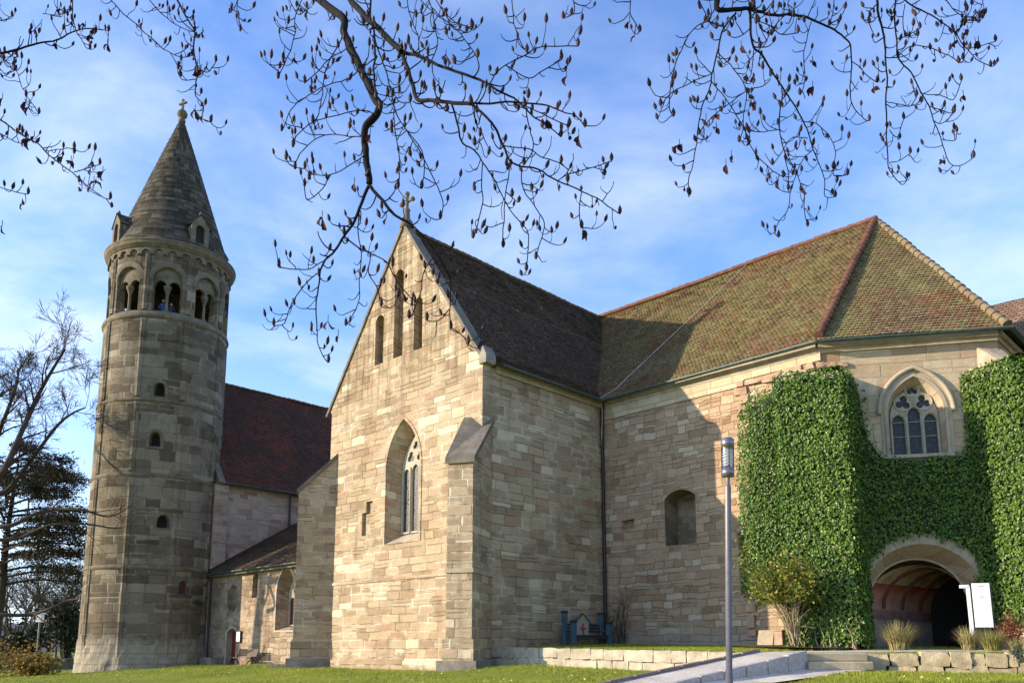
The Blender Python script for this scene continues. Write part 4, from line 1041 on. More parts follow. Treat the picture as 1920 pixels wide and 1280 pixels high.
for dg in OP:                                    # each opening: tympanum with two small arches on a column
    c = U(dg); mb = MB()
    o = rounded(c, zs(22.75), zs(23.05), .75, .77, 8)
    # plate with two arch notches
    pl = [(c-.85, zs(22.72))]
    for cx in (c-.43, c+.43):
        pl += [(cx-.36*math.cos(math.pi*k/8), zs(22.72)+.02+.36*math.sin(math.pi*k/8)) for k in range(9)]
    pl += [(c+.85, zs(22.72))]+rounded(c, zs(22.75), zs(23.05), .85, .85, 8)[2:]
    panel(mb, tm2, pl, (), None, 0, .2); panel(mb, tm2, pl, (), None, 0, .42, flip=True); reveal(mb, tm2, pl, .2, .42, flip=True)
    ow = tpart(mb, 'twin_opening', M['tower_trim'])
    mb = MB(); b = tm2(c, zbel, .3)
    mb.lathe((b.x, b.y, 0), [(.0, zbel), (.2, zbel), (.2, zbel+.1), (.13, zbel+.2), (.095, zbel+.26), (.09, zs(22.2)), (.1, zs(22.24)), (.2, zs(22.55)), (.24, zs(22.6)), (.24, zs(22.76)), (0, zs(22.77))], 10)
    sub(mb, 'column', M['tower_trim'], ow)
    mb = MB(); A = rounded(c, zs(23.0), zs(23.05), 1.2, 1.2, 12)[2:]; B = rounded(c, zs(23.0), zs(23.05), .88, .88, 12)[2:]
    for k in range(len(A)-1):
        q = [A[k], A[k+1], B[k+1], B[k]]; cx = sum(p[0] for p in q)/4; cz = sum(p[1] for p in q)/4
        q = [(cx+(p[0]-cx)*.95, cz+(p[1]-cz)*.97) for p in q]
        mb.face([tm2(p[0], p[1], -.025) for p in q][::-1])
    sub(mb, 'relieving_arch', M['tower_trim'], ow)
mb = MB()
# rings, cornice: full lathes
def ringp(prof, name, sides=72): 
    m_ = MB(); m_.lathe((TC.x, TC.y, 0), prof, sides); return tpart(m_, name, M['tower_trim'])
for z, d, h in ((zs(15.66), .07, .2), (zs(11.28), .06, .22), (zs(6.04), .1, .25)):
    ringp([(TR-.02, z-h*.3), (TR+d, z), (TR+d, z+h*.5), (TR-.02, z+h)], 'string_course')
ringp([(TR-.02, zsill-.1), (TR+.1, zsill-.02), (TR+.13, zsill+.08), (TR+.06, zsill+.28), (TR-.1, zbel+.02), (TR-.7, zbel+.02)], 'belfry_sill')
ringp([(TR-.08, zs(24.98)), (TR+.1, zs(25.0)), (TR+.12, zs(25.08)), (TR+.2, zs(25.13)), (TR+.27, zs(25.22)), (TR+.28, zs(25.3)), (TR+.22, zs(25.33)), (TR+.33, zs(25.38)), (TR+.33, zs(25.46)), (TR-.1, zs(25.62)), (TR-.7, zs(25.62))], 'cornice')
mb = MB()                                        # round-arched corbel table
nA = 30
for k in range(nA):
    c = 2*math.pi*TR*k/nA-half; w = math.pi*TR/nA
    top = zs(25.02); ar_ = rounded(c, zs(24.42), zs(24.62), w*.68, w*.68, 8)
    o = [(c-w, zs(24.62)), (c-w*.68, zs(24.52))]+[p for p in ar_[2:]][::-1]+[(c+w*.68, zs(24.52)), (c+w, zs(24.62)), (c+w, top), (c-w, top)]
    panel(mb, tm2, o, (), None, 0, -.12); reveal(mb, tm2, o, -.12, .0, flip=True)
tpart(mb, 'corbel_table', M['tower_trim'])
for dg in [-2.3-20+40*k for k in range(9)]:      # vertical strips
    mb = MB()
    for z0, z1, r_ in ((1.2, zs(11.2), TR), (zs(11.5), zs(15.6), TR), (zs(15.9), zsill-.1, TR), (zbel+.05, zs(24.6), TR-.06)):
        m_ = cm_(r_); c = U(dg); rows = []
        for z in (z0, z1): rows.append([m_(c+x, z, -dd) for x, dd in ((-.2, 0), (-.17, .07), (-.1, .075), (0, .12), (.1, .075), (.17, .07), (.2, 0))])
        mb.grid(rows, [[(x*.1+c, z) for x in range(7)] for z in (z0, z1)], 0, False)
    tpart(mb, 'pilaster_strip', M['tower'])
# rough footing
mb = MB(); rr = random.Random(8); rows = []
for z in [-.6, -.1, .3, .7, 1.1, 1.5, 1.9, 2.2]:
    rows.append([TC+Vector((math.cos(t), math.sin(t), 0))*(TR+.03+.16*max(0, (2.2-z)/2.8)+.09*mn.noise(Vector((math.cos(t)*9, math.sin(t)*9, z*2.2)))*(1 if z < 2.1 else 0))+UP*z for t in [2*math.pi*k/120 for k in range(120)]])
mb.grid(rows, [[(2*math.pi*TR*k/120, z) for k in range(121)] for z in [-.6, -.1, .3, .7, 1.1, 1.5, 1.9, 2.2]], 0, False, True); tpart(mb, 'footing', M['tower'])
# floor, ceiling
mb = MB(); mb.face([TC+Vector((math.cos(t), math.sin(t), 0))*(TR-.5)+UP*(zs(20.42)) for t in [2*math.pi*k/32 for k in range(32)]]); tpart(mb, 'belfry_floor', M['tower_trim'])
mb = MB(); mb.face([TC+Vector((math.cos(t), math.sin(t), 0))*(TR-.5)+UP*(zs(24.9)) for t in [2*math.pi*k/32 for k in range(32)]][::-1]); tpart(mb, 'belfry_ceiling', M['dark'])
# conical spire
zc0, zc1 = zs(25.52), Pz(345, 229, 51.0)
mb = MB(); nrow = 26; rows = []; uvr = []
for k in range(nrow):
    for e in (0, 1):
        f = (k+e)/nrow; z = zc0+(zc1-zc0)*f; r_ = (TR-.03)*(1-f)**.98+.16*f
        if f < .1: r_ += .12*(1-f/.1)**2
        rr_ = r_+(.022 if e == 0 else 0)
        rows.append([TC+Vector((math.cos(t), math.sin(t), 0))*rr_+UP*z for t in [2*math.pi*j/64 for j in range(64)]])
        uvr.append([(2*math.pi*TR*.72*j/64, z*1.12) for j in range(65)])
mb.grid(rows, uvr, 0, False, True); spire = tpart(mb, 'spire', M['slate'])
mb = MB(); mb.lathe((TC.x, TC.y, zc1), [(.16, -.1), (.24, 0), (.24, .1), (.14, .16), (.14, .25), (.26, .34), (.34, .5), (.34, .62), (.26, .78), (.1, .88), (.07, .95), (0, 1.0)], 16)
c = TC+UP*(zc1+.9); mb.bar(c, c+UP*.78, .14, .1); 
for s in (-1, 1): mb.bar(c+UP*.48, c+UP*.48+Vector((.39, .92, 0)).cross(UP)*.32*s, .14, .1)
tpart(mb, 'finial', M['tower_trim'])
for dg in (25.0, -68, 115, 205):                 # dormers
    rd = Vector((math.cos(PH+R(dg)), math.sin(PH+R(dg)), 0)); tg = Vector((-rd.y, rd.x, 0)); z0 = zs(25.55); fr = TC+rd*(TR-.06)
    dm = wallmap(fr, tg, rd); hw = .58
    mb = MB(); hole_ = rounded(0, z0+.30, z0+1.22, .29, .3, 8); o = [(-hw, z0-.1), (hw, z0-.1), (hw, z0+1.45), (hw+.1, z0+1.45), (0, z0+2.2), (-hw-.1, z0+1.45), (-hw, z0+1.45)]
    slab(mb, dm, o, [hole_], 0, .2)
    for s in (-1, 1):
        mb.face([dm(s*hw, z0, .1), dm(s*hw, z0+1.5, .1), dm(s*hw, z0+1.5, 1.6), dm(s*hw, z0, 1.6)])
    d_ = tpart(mb, 'dormer', M['tower_trim'])
    mb = MB()
    for s in (-1, 1): mb.face([dm(s*(hw+.14), z0+1.4, -.05), dm(0, z0+2.27, -.05), dm(0, z0+2.27, 2.2), dm(s*(hw+.14), z0+1.4, 2.2)])
    sub(mb, 'dormer_roof', M['slate'], d_)
    mb = MB(); panel(mb, dm, hole_, (), None, 0, .19); sub(mb, 'dark_opening', M['dark'], d_)  # flat sheet closing the dormer opening, its inner shade painted on
    mb = MB(); mb.lathe(dm(0, z0+2.22, .1), [(0, 0), (.1, .02), (.1, .12), (.05, .2), (0, .26)], 8); sub(mb, 'knob', M['tower_trim'], d_)

# ------------------------------------------------------------------ cloister wing behind
cl = thing('cloister_wing', 'brown tiled roof of the wing standing behind the choir at the right edge', 'building', W(24, 24, 1.7))
zr_ = 20.35
mb = MB(); roof_face(mb, W(12.2, 18.2, 0), D1, [(0, 11.6), (8, zr_)], 0, 0, 34, 0, .3, .26, 9); mb.build('roof', [M['roof_far'], M['ivy_back']], cl)
mb = MB(); mb.face([W(12.2, 34, 11.6), W(12.2, 26.2, zr_), W(46.2, 26.2, zr_), W(46.2, 34, 11.6)]); mb.build('back_slope', M['roof_far'], cl)
mb = MB(); mb.prism([W(12.5, 18.7, 0)[:2], W(46, 18.7, 0)[:2], W(46, 33.6, 0)[:2], W(12.5, 33.6, 0)[:2]], .8, 11.9)
mb.face([W(46, 18.7, 11.9), W(46, 33.6, 11.9), W(46, 26.2, zr_-.1)]); mb.face([W(12.5, 33.6, 11.9), W(12.5, 18.7, 11.9), W(12.5, 26.2, zr_-.1)]); mb.build('wall', M['nave'], cl)

# ------------------------------------------------------------------ ivy
def add_leaf(mb, p, n, ax, size, r, fold=.35, wide=.8):
    ax = (ax-n*ax.dot(n)); 
    if ax.length < 1e-4: ax = n.orthogonal()
    ax.normalize(); sd = n.cross(ax); i = len(mb.v)
    b, tip = p, p+ax*size; l = p+ax*size*.4+sd*size*.5*wide+n*size*fold*.5; q = p+ax*size*.4-sd*size*.5*wide+n*size*fold*.5
    mb.v.extend([tuple(b), tuple(q), tuple(tip), tuple(l)])
    mb.f.append((i, i+1, i+2)); mb.f.append((i, i+2, i+3)); mb.uv.extend([r]*6); mb.m.extend([0, 0]); mb.sm.extend([False, False])
def rvec(rnd): return Vector((rnd.gauss(0, 1), rnd.gauss(0, 1), rnd.gauss(0, 1)))
rnd = random.Random(4)
ivy = MB(); ivb = MB()
def ivy_patch(mapf, nrm, out, holes, dens, thick, size=.118, back=None, bout=None):
    xs = [p[0] for p in out]; ys = [p[1] for p in out]; x0, x1, y0, y1 = min(xs), max(xs), min(ys), max(ys)
    nrm = Vector(nrm)
    th_f = thick if callable(thick) else (lambda u, v: thick)
    for _ in range(int((x1-x0)*(y1-y0)*dens*1.35)):
        u, v = rnd.uniform(x0, x1), rnd.uniform(y0, y1)
        jit = .13
        if not inside((u+rnd.gauss(0, jit), v+rnd.gauss(0, jit)), out) or any(inside((u+rnd.gauss(0, jit), v+rnd.gauss(0, jit)), h) for h in holes): continue
        lump = mn.noise(Vector((u*1.1, v*1.1, x0)))*.5+mn.noise(Vector((u*3.1, v*3.1, x1)))*.35
        p = mapf(u, v, -(th_f(u, v)+.3*(.5*lump-.1)+rnd.uniform(-.12, .05)))
        n = (nrm+rvec(rnd)*.42+UP*.22).normalized(); ax = -UP+rvec(rnd)*.55
        r = min(1, max(0, rnd.betavariate(1.5, 1.7)+.14*lump+.12*mn.noise(Vector((u*.45, v*.45, 9)))))
        if rnd.random() < .012: r = .97
        add_leaf(ivy, p, n, ax, size*rnd.uniform(.65, 1.25), (r, rnd.random()))
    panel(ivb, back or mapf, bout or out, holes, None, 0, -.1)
ivy_patch(cm, NC, [(7.5, 4.0), (7.45, 5.5), (7.65, 8), (7.75, 10.6), (8.05, 11.55), (8.8, 12.05), (10.2, 12.2), (11.2, 12.2), (11.2, 1.9), (9.9, 2.0), (9.4, 3.5)], (), 250, lambda u, v: .12+.75*math.sin(math.pi*min(1, max(0, (u-7.35)/2.65)))**.7)
def edge_patch(p, q, z0, z1a, z1b, dens=250, thick=.3):
    p, q = Vector(p), Vector(q); d = (q-p); L = d.length; d.normalize(); n = Vector((d.y, -d.x, 0))
    m_ = wallmap(p, d, n); e_ = .27
    def rm3(u, v, dd):                            # round the corners off
        o_ = max(0, -u, u-L); k_ = .9*o_*o_/.27
        return m_(u, v, dd+k_)
    ivy_patch(rm3, n, [(-e_, z0), (L+e_, z0), (L+e_, z1b-.25), (L-.3, z1b), (.3, z1a), (-e_, z1a-.3)], (), dens, thick, back=m_, bout=[(-.08, z0), (L+.08, z0), (L+.08, z1b-.3), (-.08, z1a-.3)])
edge_patch(BA[3], BA[0], 1.75, 12.05, 11.75, 270); edge_patch(BA[0], BA[1], 1.7, 11.75, 11.9); edge_patch(BA[2], BA[3], 1.9, 12.1, 12.0, 200)
ahole = rounded(3.25, 1.0, 3.75, 2.18, 2.2, 16)
ahole = [(p[0]+.12*mn.noise(Vector((p[0]*2, p[1]*2, 0))), p[1]+.15*mn.noise(Vector((p[0]*2, p[1]*2, 5)))) for p in ahole]
ivy_patch(am, NA, [(.6, 1.7), (.6, 11.8), (1.35, 11.8), (1.6, 9.7), (2.05, 8.9), (3.3, 8.72), (4.7, 8.8), (5.05, 8.95), (5.25, 9.6), (5.5, 9.8), (5.5, 1.8)], [ahole], 270, .26)
bb = [b0-bd*.3, b0+bd*2.3, b0+bd*2.3+bs*2.0]
edge_patch(bb[0], bb[1], 2.4, 12.15, 11.95, 270, .25); edge_patch(bb[1], bb[2], 2.4, 11.95, 11.95, 250, .25)
def top_patch(poly, z):
    m_ = lambda u, v, d: Vector((u, v, z(u, v)-d))
    ivy_patch(m_, UP, [tuple(p[:2]) for p in poly], (), 260, .12)
top_patch([BA[0], BA[1], BA[2], BA[3]], lambda u, v: 11.85); top_patch([bb[0], bb[1], bb[2], b0+bs*2-bd*.3], lambda u, v: 12.0)
iv = thing('climbing_ivy', 'dense green ivy covering the corner buttresses and the wall around the porch arch', 'ivy', (11, 30, 1.6))
ivy.build('foliage', M['ivy'], iv)
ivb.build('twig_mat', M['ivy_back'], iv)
mb = MB()
for k in range(26):
    t = rnd.random(); a = BA[3].lerp(BA[0], t) if k < 18 else BA[3].lerp(BA[2], rnd.random()*.9)
    nrm = Vector((-.6, -.8, 0)); z = tz(a.x, a.y); p = a+nrm*.2+UP*z; pts = [p]
    for q in range(4): p = p+UP*.28+Vector((rnd.uniform(-.18, .18), rnd.uniform(-.1, .1), 0)); pts.append(p)
    mb.tube(catmull(pts, 2), [rnd.uniform(.02, .04)*(1-.1*i) for i in range(len(pts)*2-1)], 5)
mb.build('stem', M['bark_pale'], iv)

# ------------------------------------------------------------------ shrubs and grasses
def clump(name, lab, cat, c, h, rad, n, mat, group=None, spread=.9, wid=.012):
    mb = MB(); c = Vector(c)
    for _ in range(n):
        a = rnd.uniform(0, 6.283); r0 = rad*.35*math.sqrt(rnd.random()); lean = rnd.random()**.8*spread; L = h*rnd.uniform(.6, 1.1)
        o = c+Vector((math.cos(a), math.sin(a), 0))*r0; d = Vector((math.cos(a+rnd.gauss(0, .4)), math.sin(a+rnd.gauss(0, .4)), 0))
        s = d.cross(UP); pts = []
        for k in range(4):
            t = k/3; pts.append(o+UP*(L*t*(1-.28*lean*t))+d*(rad*lean*t*t*.9+.02*t))
        r = (rnd.random(), rnd.random()); w = wid*rnd.uniform(.7, 1.4)
        for k in range(3):
            w0, w1 = w*(1-k/3.2), w*(1-(k+1)/3.2)
            mb.face([pts[k]-s*w0, pts[k]+s*w0, pts[k+1]+s*w1, pts[k+1]-s*w1], [r]*4)
    o = mb.build(name, mat, origin=c); return tag(o, lab, cat, group)
G1 = 'ornamental grasses on the rubble wall'
clump('ornamental_grass', 'tall straw coloured grass clump in front of the dark porch opening', 'grass clump', P(1686, 1218, 26.9), .95, .82, 520, M['ornamental'], G1)
clump('ornamental_grass', 'tawny grass clump at the right side of the porch, left of the sign', 'grass clump', P(1818, 1218, 26.6), .78, .62, 380, M['ornamental'], G1)
clump('ornamental_grass', 'olive green grass clump under the white sign', 'grass clump', P(1862, 1219, 25.9), .66, .66, 420, M['ornamental_green'], G1)
clump('ornamental_grass', 'short pale grass tuft below the russet shrub', 'grass clump', P(1906, 1222, 25.4), .5, .4, 200, M['ornamental'], G1)
def bush(name, lab, cat, base, h, rad, nstem, nleaf, lmat, smat, lsize, group=None, lean=Vector((0, 0, 0)), low=.35, flat=.7, srad=.018):
    base = Vector(base); t = thing(name, lab, cat, base, group); ms = MB(); ml = MB(); tips = []
    for k in range(nstem):
        a = rnd.uniform(0, 6.283); d = Vector((math.cos(a), math.sin(a), 0))*rad*rnd.uniform(.2, 1)+lean*rnd.uniform(.5, 1.2)
        e = base+d+UP*h*rnd.uniform(.6, 1); m_ = base+d*.35+UP*(e.z-base.z)*.5+rvec(rnd)*.05
        pts = catmull([base+d*.05+rvec(rnd)*.03*Vector((1, 1, 0)).length, m_, e], 5); ms.tube(pts, [srad*(1-.75*i/(len(pts)-1)) for i in range(len(pts))], 5)
        for q in range(3):
            i = rnd.randint(3, len(pts)-2); e2 = pts[i]+rvec(rnd)*rad*.28+UP*h*.15; ms.tube([pts[i], (pts[i]+e2)/2+UP*.03, e2], [srad*.4, srad*.3, srad*.15], 4); tips.append((pts[i], e2))
        tips.append((m_, e))
    for _ in range(nleaf):
        p, q = rnd.choice(tips); f = rnd.random(); p = p.lerp(q, f)+rvec(rnd)*rad*.13
        if p.z < base.z+h*low: continue
        n = (UP*.6+rvec(rnd)*.8+(p-base)*Vector((1, 1, 0)).length*.05).normalized()
        add_leaf(ml, p, n, rvec(rnd)-UP*.4, lsize*rnd.uniform(.6, 1.3), (rnd.random(), rnd.random()))
    ms.build('stem', smat, t); ml.build('foliage', lmat, t); return t
bush('turning_shrub', 'leggy shrub with yellowing leaves and pale bare stems at the foot of the ivy', 'shrub', P(1492, 1206, 29.9), 2.9, 1.45, 26, 5600, M['yellow_leaf'], M['bark_pale'], .14, lean=Vector((-.75, .1, 0)), low=.5, srad=.026)
bush('russet_shrub', 'russet shrub beside the sign at the right edge of the photo', 'shrub', P(1899, 1216, 26.3), 1.0, .6, 16, 800, M['russet'], M['russet'], .07, low=.2)
bush('small_plant', 'small grey green plant growing at the end of the rubble wall', 'plant', P(1912, 1240, 24.55), .45, .3, 12, 420, M['greygreen'], M['greygreen'], .06, low=.0)
# bare climber in the inner corner
vt = cm(.75, 0, -.25); vt.z = tz(vt.x, vt.y)
mb = MB()
for k in range(13):
    p = vt+DC*rnd.uniform(-.35, .55); pts = [p]; d = Vector((0, 0, 1))
    for q in range(6): d = (d+DC*rnd.gauss(0, .28)+NC*rnd.gauss(0, .08)+UP*.25).normalized(); p = p+d*rnd.uniform(.3, .5); pts.append(p)
    mb.tube(catmull(pts, 2), [.022*(1-.07*i) for i in range(len(pts)*2-1)], 5)
    for q in range(5):
        i = rnd.randint(1, 6); e = pts[i]+DC*rnd.gauss(0, .4)+UP*rnd.uniform(.05, .4)+NC*rnd.uniform(0, .15); mb.tube([pts[i], (pts[i]+e)/2+UP*.05, e], [.01, .008, .004], 4)
tag(mb.build('bare_climber', M['bark_far'], origin=vt), 'leafless climber with thin tangled stems in the inner wall corner', 'plant')
# slab and box leaning at the wall
mb = MB(); c = P(1437, 1208, 32.9); c.z = tz(c.x, c.y)+.06
mb.box(c+UP*.30, DC*.34, (NC*.12-UP*.0)*.4, (UP*.32-NC*.1), bevel=.02); tag(mb.build('stone_slab', M['trim'], origin=c), 'pale worked stone slab leaning near the yellowing shrub', 'slab')
mb = MB(); c = P(1463, 1206, 32.2); c.z = tz(c.x, c.y)+.05
mb.box(c+UP*.3, DC*.17, NC*.14, UP*.3, bevel=.015); mb.box(c+UP*.62, DC*.2, NC*.17, UP*.025, bevel=.01); tag(mb.build('stone_post', M['broken'], origin=c), 'short reddish brown stone post between slab and shrub', 'post')

# ------------------------------------------------------------------ lamps
lb0, lb1 = Vector((3.165, 12.5, .2)), Vector((3.325, 12.5, 4.81)); ldir = (lb1-lb0).normalized(); lpt = lambda z: lb0+ldir*((z-lb0.z)/ldir.z)
lamp = thing('street_lamp', 'slim steel pole lamp with cylindrical glass head in the foreground', 'street lamp', lb0)
mb = MB(); mb.tube([lpt(.1), lpt(.22), lpt(.22), lpt(1.2), lpt(1.2), lpt(4.06)], [.09, .09, .055, .055, .047, .047], 20); mb.tube([lpt(4.06), lpt(4.08), lpt(4.22)], [.047, .03, .03], 14); mb.build('pole', M['steel'], lamp)
mb = MB(); mb.tube([lpt(4.205), lpt(4.21), lpt(4.335), lpt(4.34)], [.04, .097, .099, .06], 24); hd = mb.build('lamp_collar', M['steel_dark'], lamp)
mb = MB(); mb.tube([lpt(4.65), lpt(4.655), lpt(4.80), lpt(4.815)], [.06, .1, .1, .07], 24); mb.build('lamp_cap', M['steel_dark'], lamp)
mb = MB()
for k in range(6):
    z = 4.37+.05*k; mb.tube([lpt(z), lpt(z+.022)], [.088, .055], 24)
mb.build('louvre_rings', M['sign_white'], lamp)
t = NT('lamp_glass'); g = t.n('ShaderNodeBsdfGlossy'); g.inputs['Roughness'].default_value = .04; tr = t.n('ShaderNodeBsdfTransparent'); tr.inputs[0].default_value = (.93, .95, .97, 1)
lw_ = t.n('ShaderNodeLayerWeight'); lw_.inputs[0].default_value = .35; mx = t.n('ShaderNodeMixShader'); t.nt.links.new(lw_.outputs['Fresnel'], mx.inputs[0]); t.nt.links.new(tr.outputs[0], mx.inputs[1]); t.nt.links.new(g.outputs[0], mx.inputs[2]); t.nt.links.new(mx.outputs[0], t.nt.nodes['Material Output'].inputs[0])
M['lampglass'] = t.mat
mb = MB(); mb.tube([lpt(4.335), lpt(4.655)], .097, 28, cap=False); mb.build('glass_cylinder', M['lampglass'], lamp)
for side in (-1, 1):
    mb = MB(); o = Vector((0, .088, 0))*side; mb.tube([lpt(4.33)+o, lpt(4.66)+o], .008, 6); mb.build('head_rod', M['steel_dark'], lamp)
l2 = Vector((-33.75, 60, .1)); lamp2 = thing('street_lamp', 'distant thin lamp post with small box lantern left of the tower', 'street lamp', l2)
mb = MB(); mb.tube([l2-UP*.3, l2+UP*3.4], .06, 8); mb.build('pole', M['steel'], lamp2)
mb = MB(); mb.box(l2+UP*3.72, (.2, 0, 0), (0, .2, 0), (0, 0, .3), bevel=.03); mb.box(l2+UP*4.05, (.28, 0, 0), (0, .28, 0), (0, 0, .04)); mb.build('lantern', M['sign_white'], lamp2)

# ------------------------------------------------------------------ blue bench, park bench, boards
bz = tz(3.4, 37.7)
BP = lambda a, b, z: W(a, b, bz+z)
bb_ = thing('blue_bench', 'blue wooden throne bench with red cross panel and gold cross by the shaded wall', 'bench', BP(.8, 5.9, 0))
for a, b, h, ht in ((.5, 4.62, 1.42, .1), (.5, 7.2, 1.42, .1), (1.05, 4.58, .98, .1), (1.05, 7.1, .98, .1)):
    mb = MB(); mb.box(BP(a, b, h/2), D1*ht, D2*ht, UP*(h/2), bevel=.012); pst = mb.build('post', M['blue'], bb_)
    mb = MB(); mb.box(BP(a, b, h+.03), D1*(ht+.015), D2*(ht+.015), UP*.05, bevel=.01); mb.build('post_cap', M['dark_wood'], pst)
mb = MB()
for k in range(4): mb.box(BP(.58+.14*k, 5.88, .43), D1*.06, D2*1.24, UP*.02)
mb.box(BP(1.08, 5.88, .36), D1*.02, D2*1.24, UP*.06); mb.build('seat', M['dark_wood'], bb_)
mb = MB()
for z in (.62, .76, .90): mb.box(BP(.5, 5.9, z), D1*.02, D2*1.22, UP*.05)
mb.build('backrest', M['dark_wood'], bb_)
for b in (4.6, 7.15):
    mb = MB(); mb.box(BP(.78, b, .66), D1*.3, D2*.05, UP*.03); mb.build('armrest', M['blue'], bb_)
bm_ = wallmap(W(.56, 5.78, 0), D2, D1)
mb = MB(); o = [(-.42, bz+.46), (.42, bz+.46), (.42, bz+1.05), (0, bz+1.38), (-.42, bz+1.05)]; slab(mb, bm_, o, [], -.03, .02); pn = mb.build('crest_panel', M['panel_white'], bb_)
mb = MB(); mb.box(bm_(0, bz+.72, -.04), D2*.05, D1*.012, UP*.24); mb.box(bm_(0, bz+.74, -.0405), D2*.19, D1*.011, UP*.05); mb.build('red_cross', M['cross_red'], pn)
mb = MB(); mb.box(bm_(0, bz+1.12, -.04), D2*.11, D1*.012, UP*.03); mb.box(bm_(0, bz+1.12, -.041), D2*.03, D1*.012, UP*.13); mb.build('gold_emblem', M['gold'], pn)
for s in (-1, 1):
    mb = MB(); mb.bar(bm_(s*.62, bz+.96, -.02), bm_(0, bz+1.42, -.02), .08, .07); mb.build('gable_rail', M['blue'], bb_)
mb = MB(); mb.box(bm_(0, bz+1.64, -.02), D2*.025, D1*.02, UP*.22); mb.box(bm_(0, bz+1.7, -.021), D2*.12, D1*.018, UP*.025); mb.build('gold_cross', M['gold'], bb_)
# park bench
pz = lambda a: .78
PB = lambda a, b, z: W(a, b, gz(W(-18.1, -.6, 0).x, W(-18.1, -.6, 0).y)+z)
pb = thing('park_bench', 'dark slatted park bench with curved iron legs in front of the sunlit aisle wall', 'bench', PB(-18.1, -.6, 0))
mb = MB()
for k in range(5): mb.box(PB(-18.1, -.85+.1*k, .45), D1*1.1, D2*.042, UP*.018)
mb.build('seat', M['bench_wood'], pb)
mb = MB()
for k in range(4): mb.box(PB(-18.1, -.36+.035*k, .56+.1*k), D1*1.1, D2*.016, UP*.042)
mb.build('backrest', M['bench_wood'], pb)
for a in (-19.05, -17.15):
    for (bA, bB) in ((-.9, -.62), (-.22, -.5)):
        mb = MB(); mb.tube(catmull([PB(a, bA, 0), PB(a, bA*.6+bB*.4, .22), PB(a, bB, .36), PB(a, bB, .44)], 4), .03, 6); mb.build('leg', M['iron'], pb)
    mb = MB(); mb.tube(catmull([PB(a, -.9, .44), PB(a, -.42, .44), PB(a, -.3, .62), PB(a, -.2, .95)], 3), .025, 6); mb.build('frame', M['iron'], pb)
nb = thing('notice_board', 'small white notice sheet in a dark frame right of the red door', 'notice board', W(-20.05, .02, .8))
mb = MB(); c = W(-20.08, .17, 2.33); mb.box(c, D1*.26, D2*.03, UP*.33); mb.build('frame', M['iron'], nb)
mb = MB(); mb.box(c-D2*.035, D1*.21, D2*.006, UP*.27); sh_ = mb.build('sheet', M['sign_white'], nb)
mb = MB()
for k in range(4): mb.box(c-D2*.0425+UP*(.16-.09*k), D1*(.15-.02*(k % 2)), D2*.0012, UP*.012)
mb.build('printed_lines', M['sign_grey'], sh_)
mb = MB(); mb.bar(c-UP*.33, c-UP*1.6, .06, .04, side=D1); mb.build('post', M['iron'], nb)
# sign by the porch
sg = thing('info_sign', 'tall white information panel on posts beside the porch', 'sign', (15.5, 27.9, 1.6))
s0 = P(1822, 1092, 28); su = Vector((.975, -.22, 0)); sn = Vector((su.y, -su.x, 0)); sm_ = lambda u, z, d: Vector((s0.x, s0.y, z))+su*u-sn*d
tilt = -.045
mb = MB(); zt1, zb1 = 3.80, 2.33
F_ = [sm_(0+tilt*0, zt1, 0), sm_(.53, zt1, 0), sm_(.53+.015, zb1, 0), sm_(.015, zb1, 0)]
mb.face(F_[::-1]); mb.face([p-sn*.06 for p in F_]); 
for i in range(4): mb.face([F_[i], F_[(i+1) % 4], F_[(i+1) % 4]-sn*.06, F_[i]-sn*.06])
pn = mb.build('panel', M['sign_white'], sg)
mb = MB(); mb.box(sm_(.27, 3.70, -.004), su*.09, sn*.002, UP*.012); mb.box(sm_(.27, 3.35, -.004), su*.05, sn*.002, UP*.01); mb.box(sm_(.28, 3.31, -.004), su*.08, sn*.002, UP*.008); mb.build('small_lettering', M['sign_grey'], pn)
mb = MB(); mb.bar(sm_(.565, 3.82, .03), sm_(.58, 1.6, .03), .035, .06, side=su); mb.build('post', M['iron'], sg)
mb = MB(); mb.bar(sm_(.03, 3.8, .09), sm_(.05, 1.6, .09), .035, .06, side=su); mb.build('post', M['iron'], sg)
mb = MB(); mb.bar(sm_(-.11, 3.70, .1), sm_(-.08, 1.6, .1), .11, .05, side=su); mb.bar(sm_(-.36, 3.70, .1), sm_(-.075, 3.70, .1), .05, .11, side=sn); mb.build('bracket_post', M['sign_white'], sg)

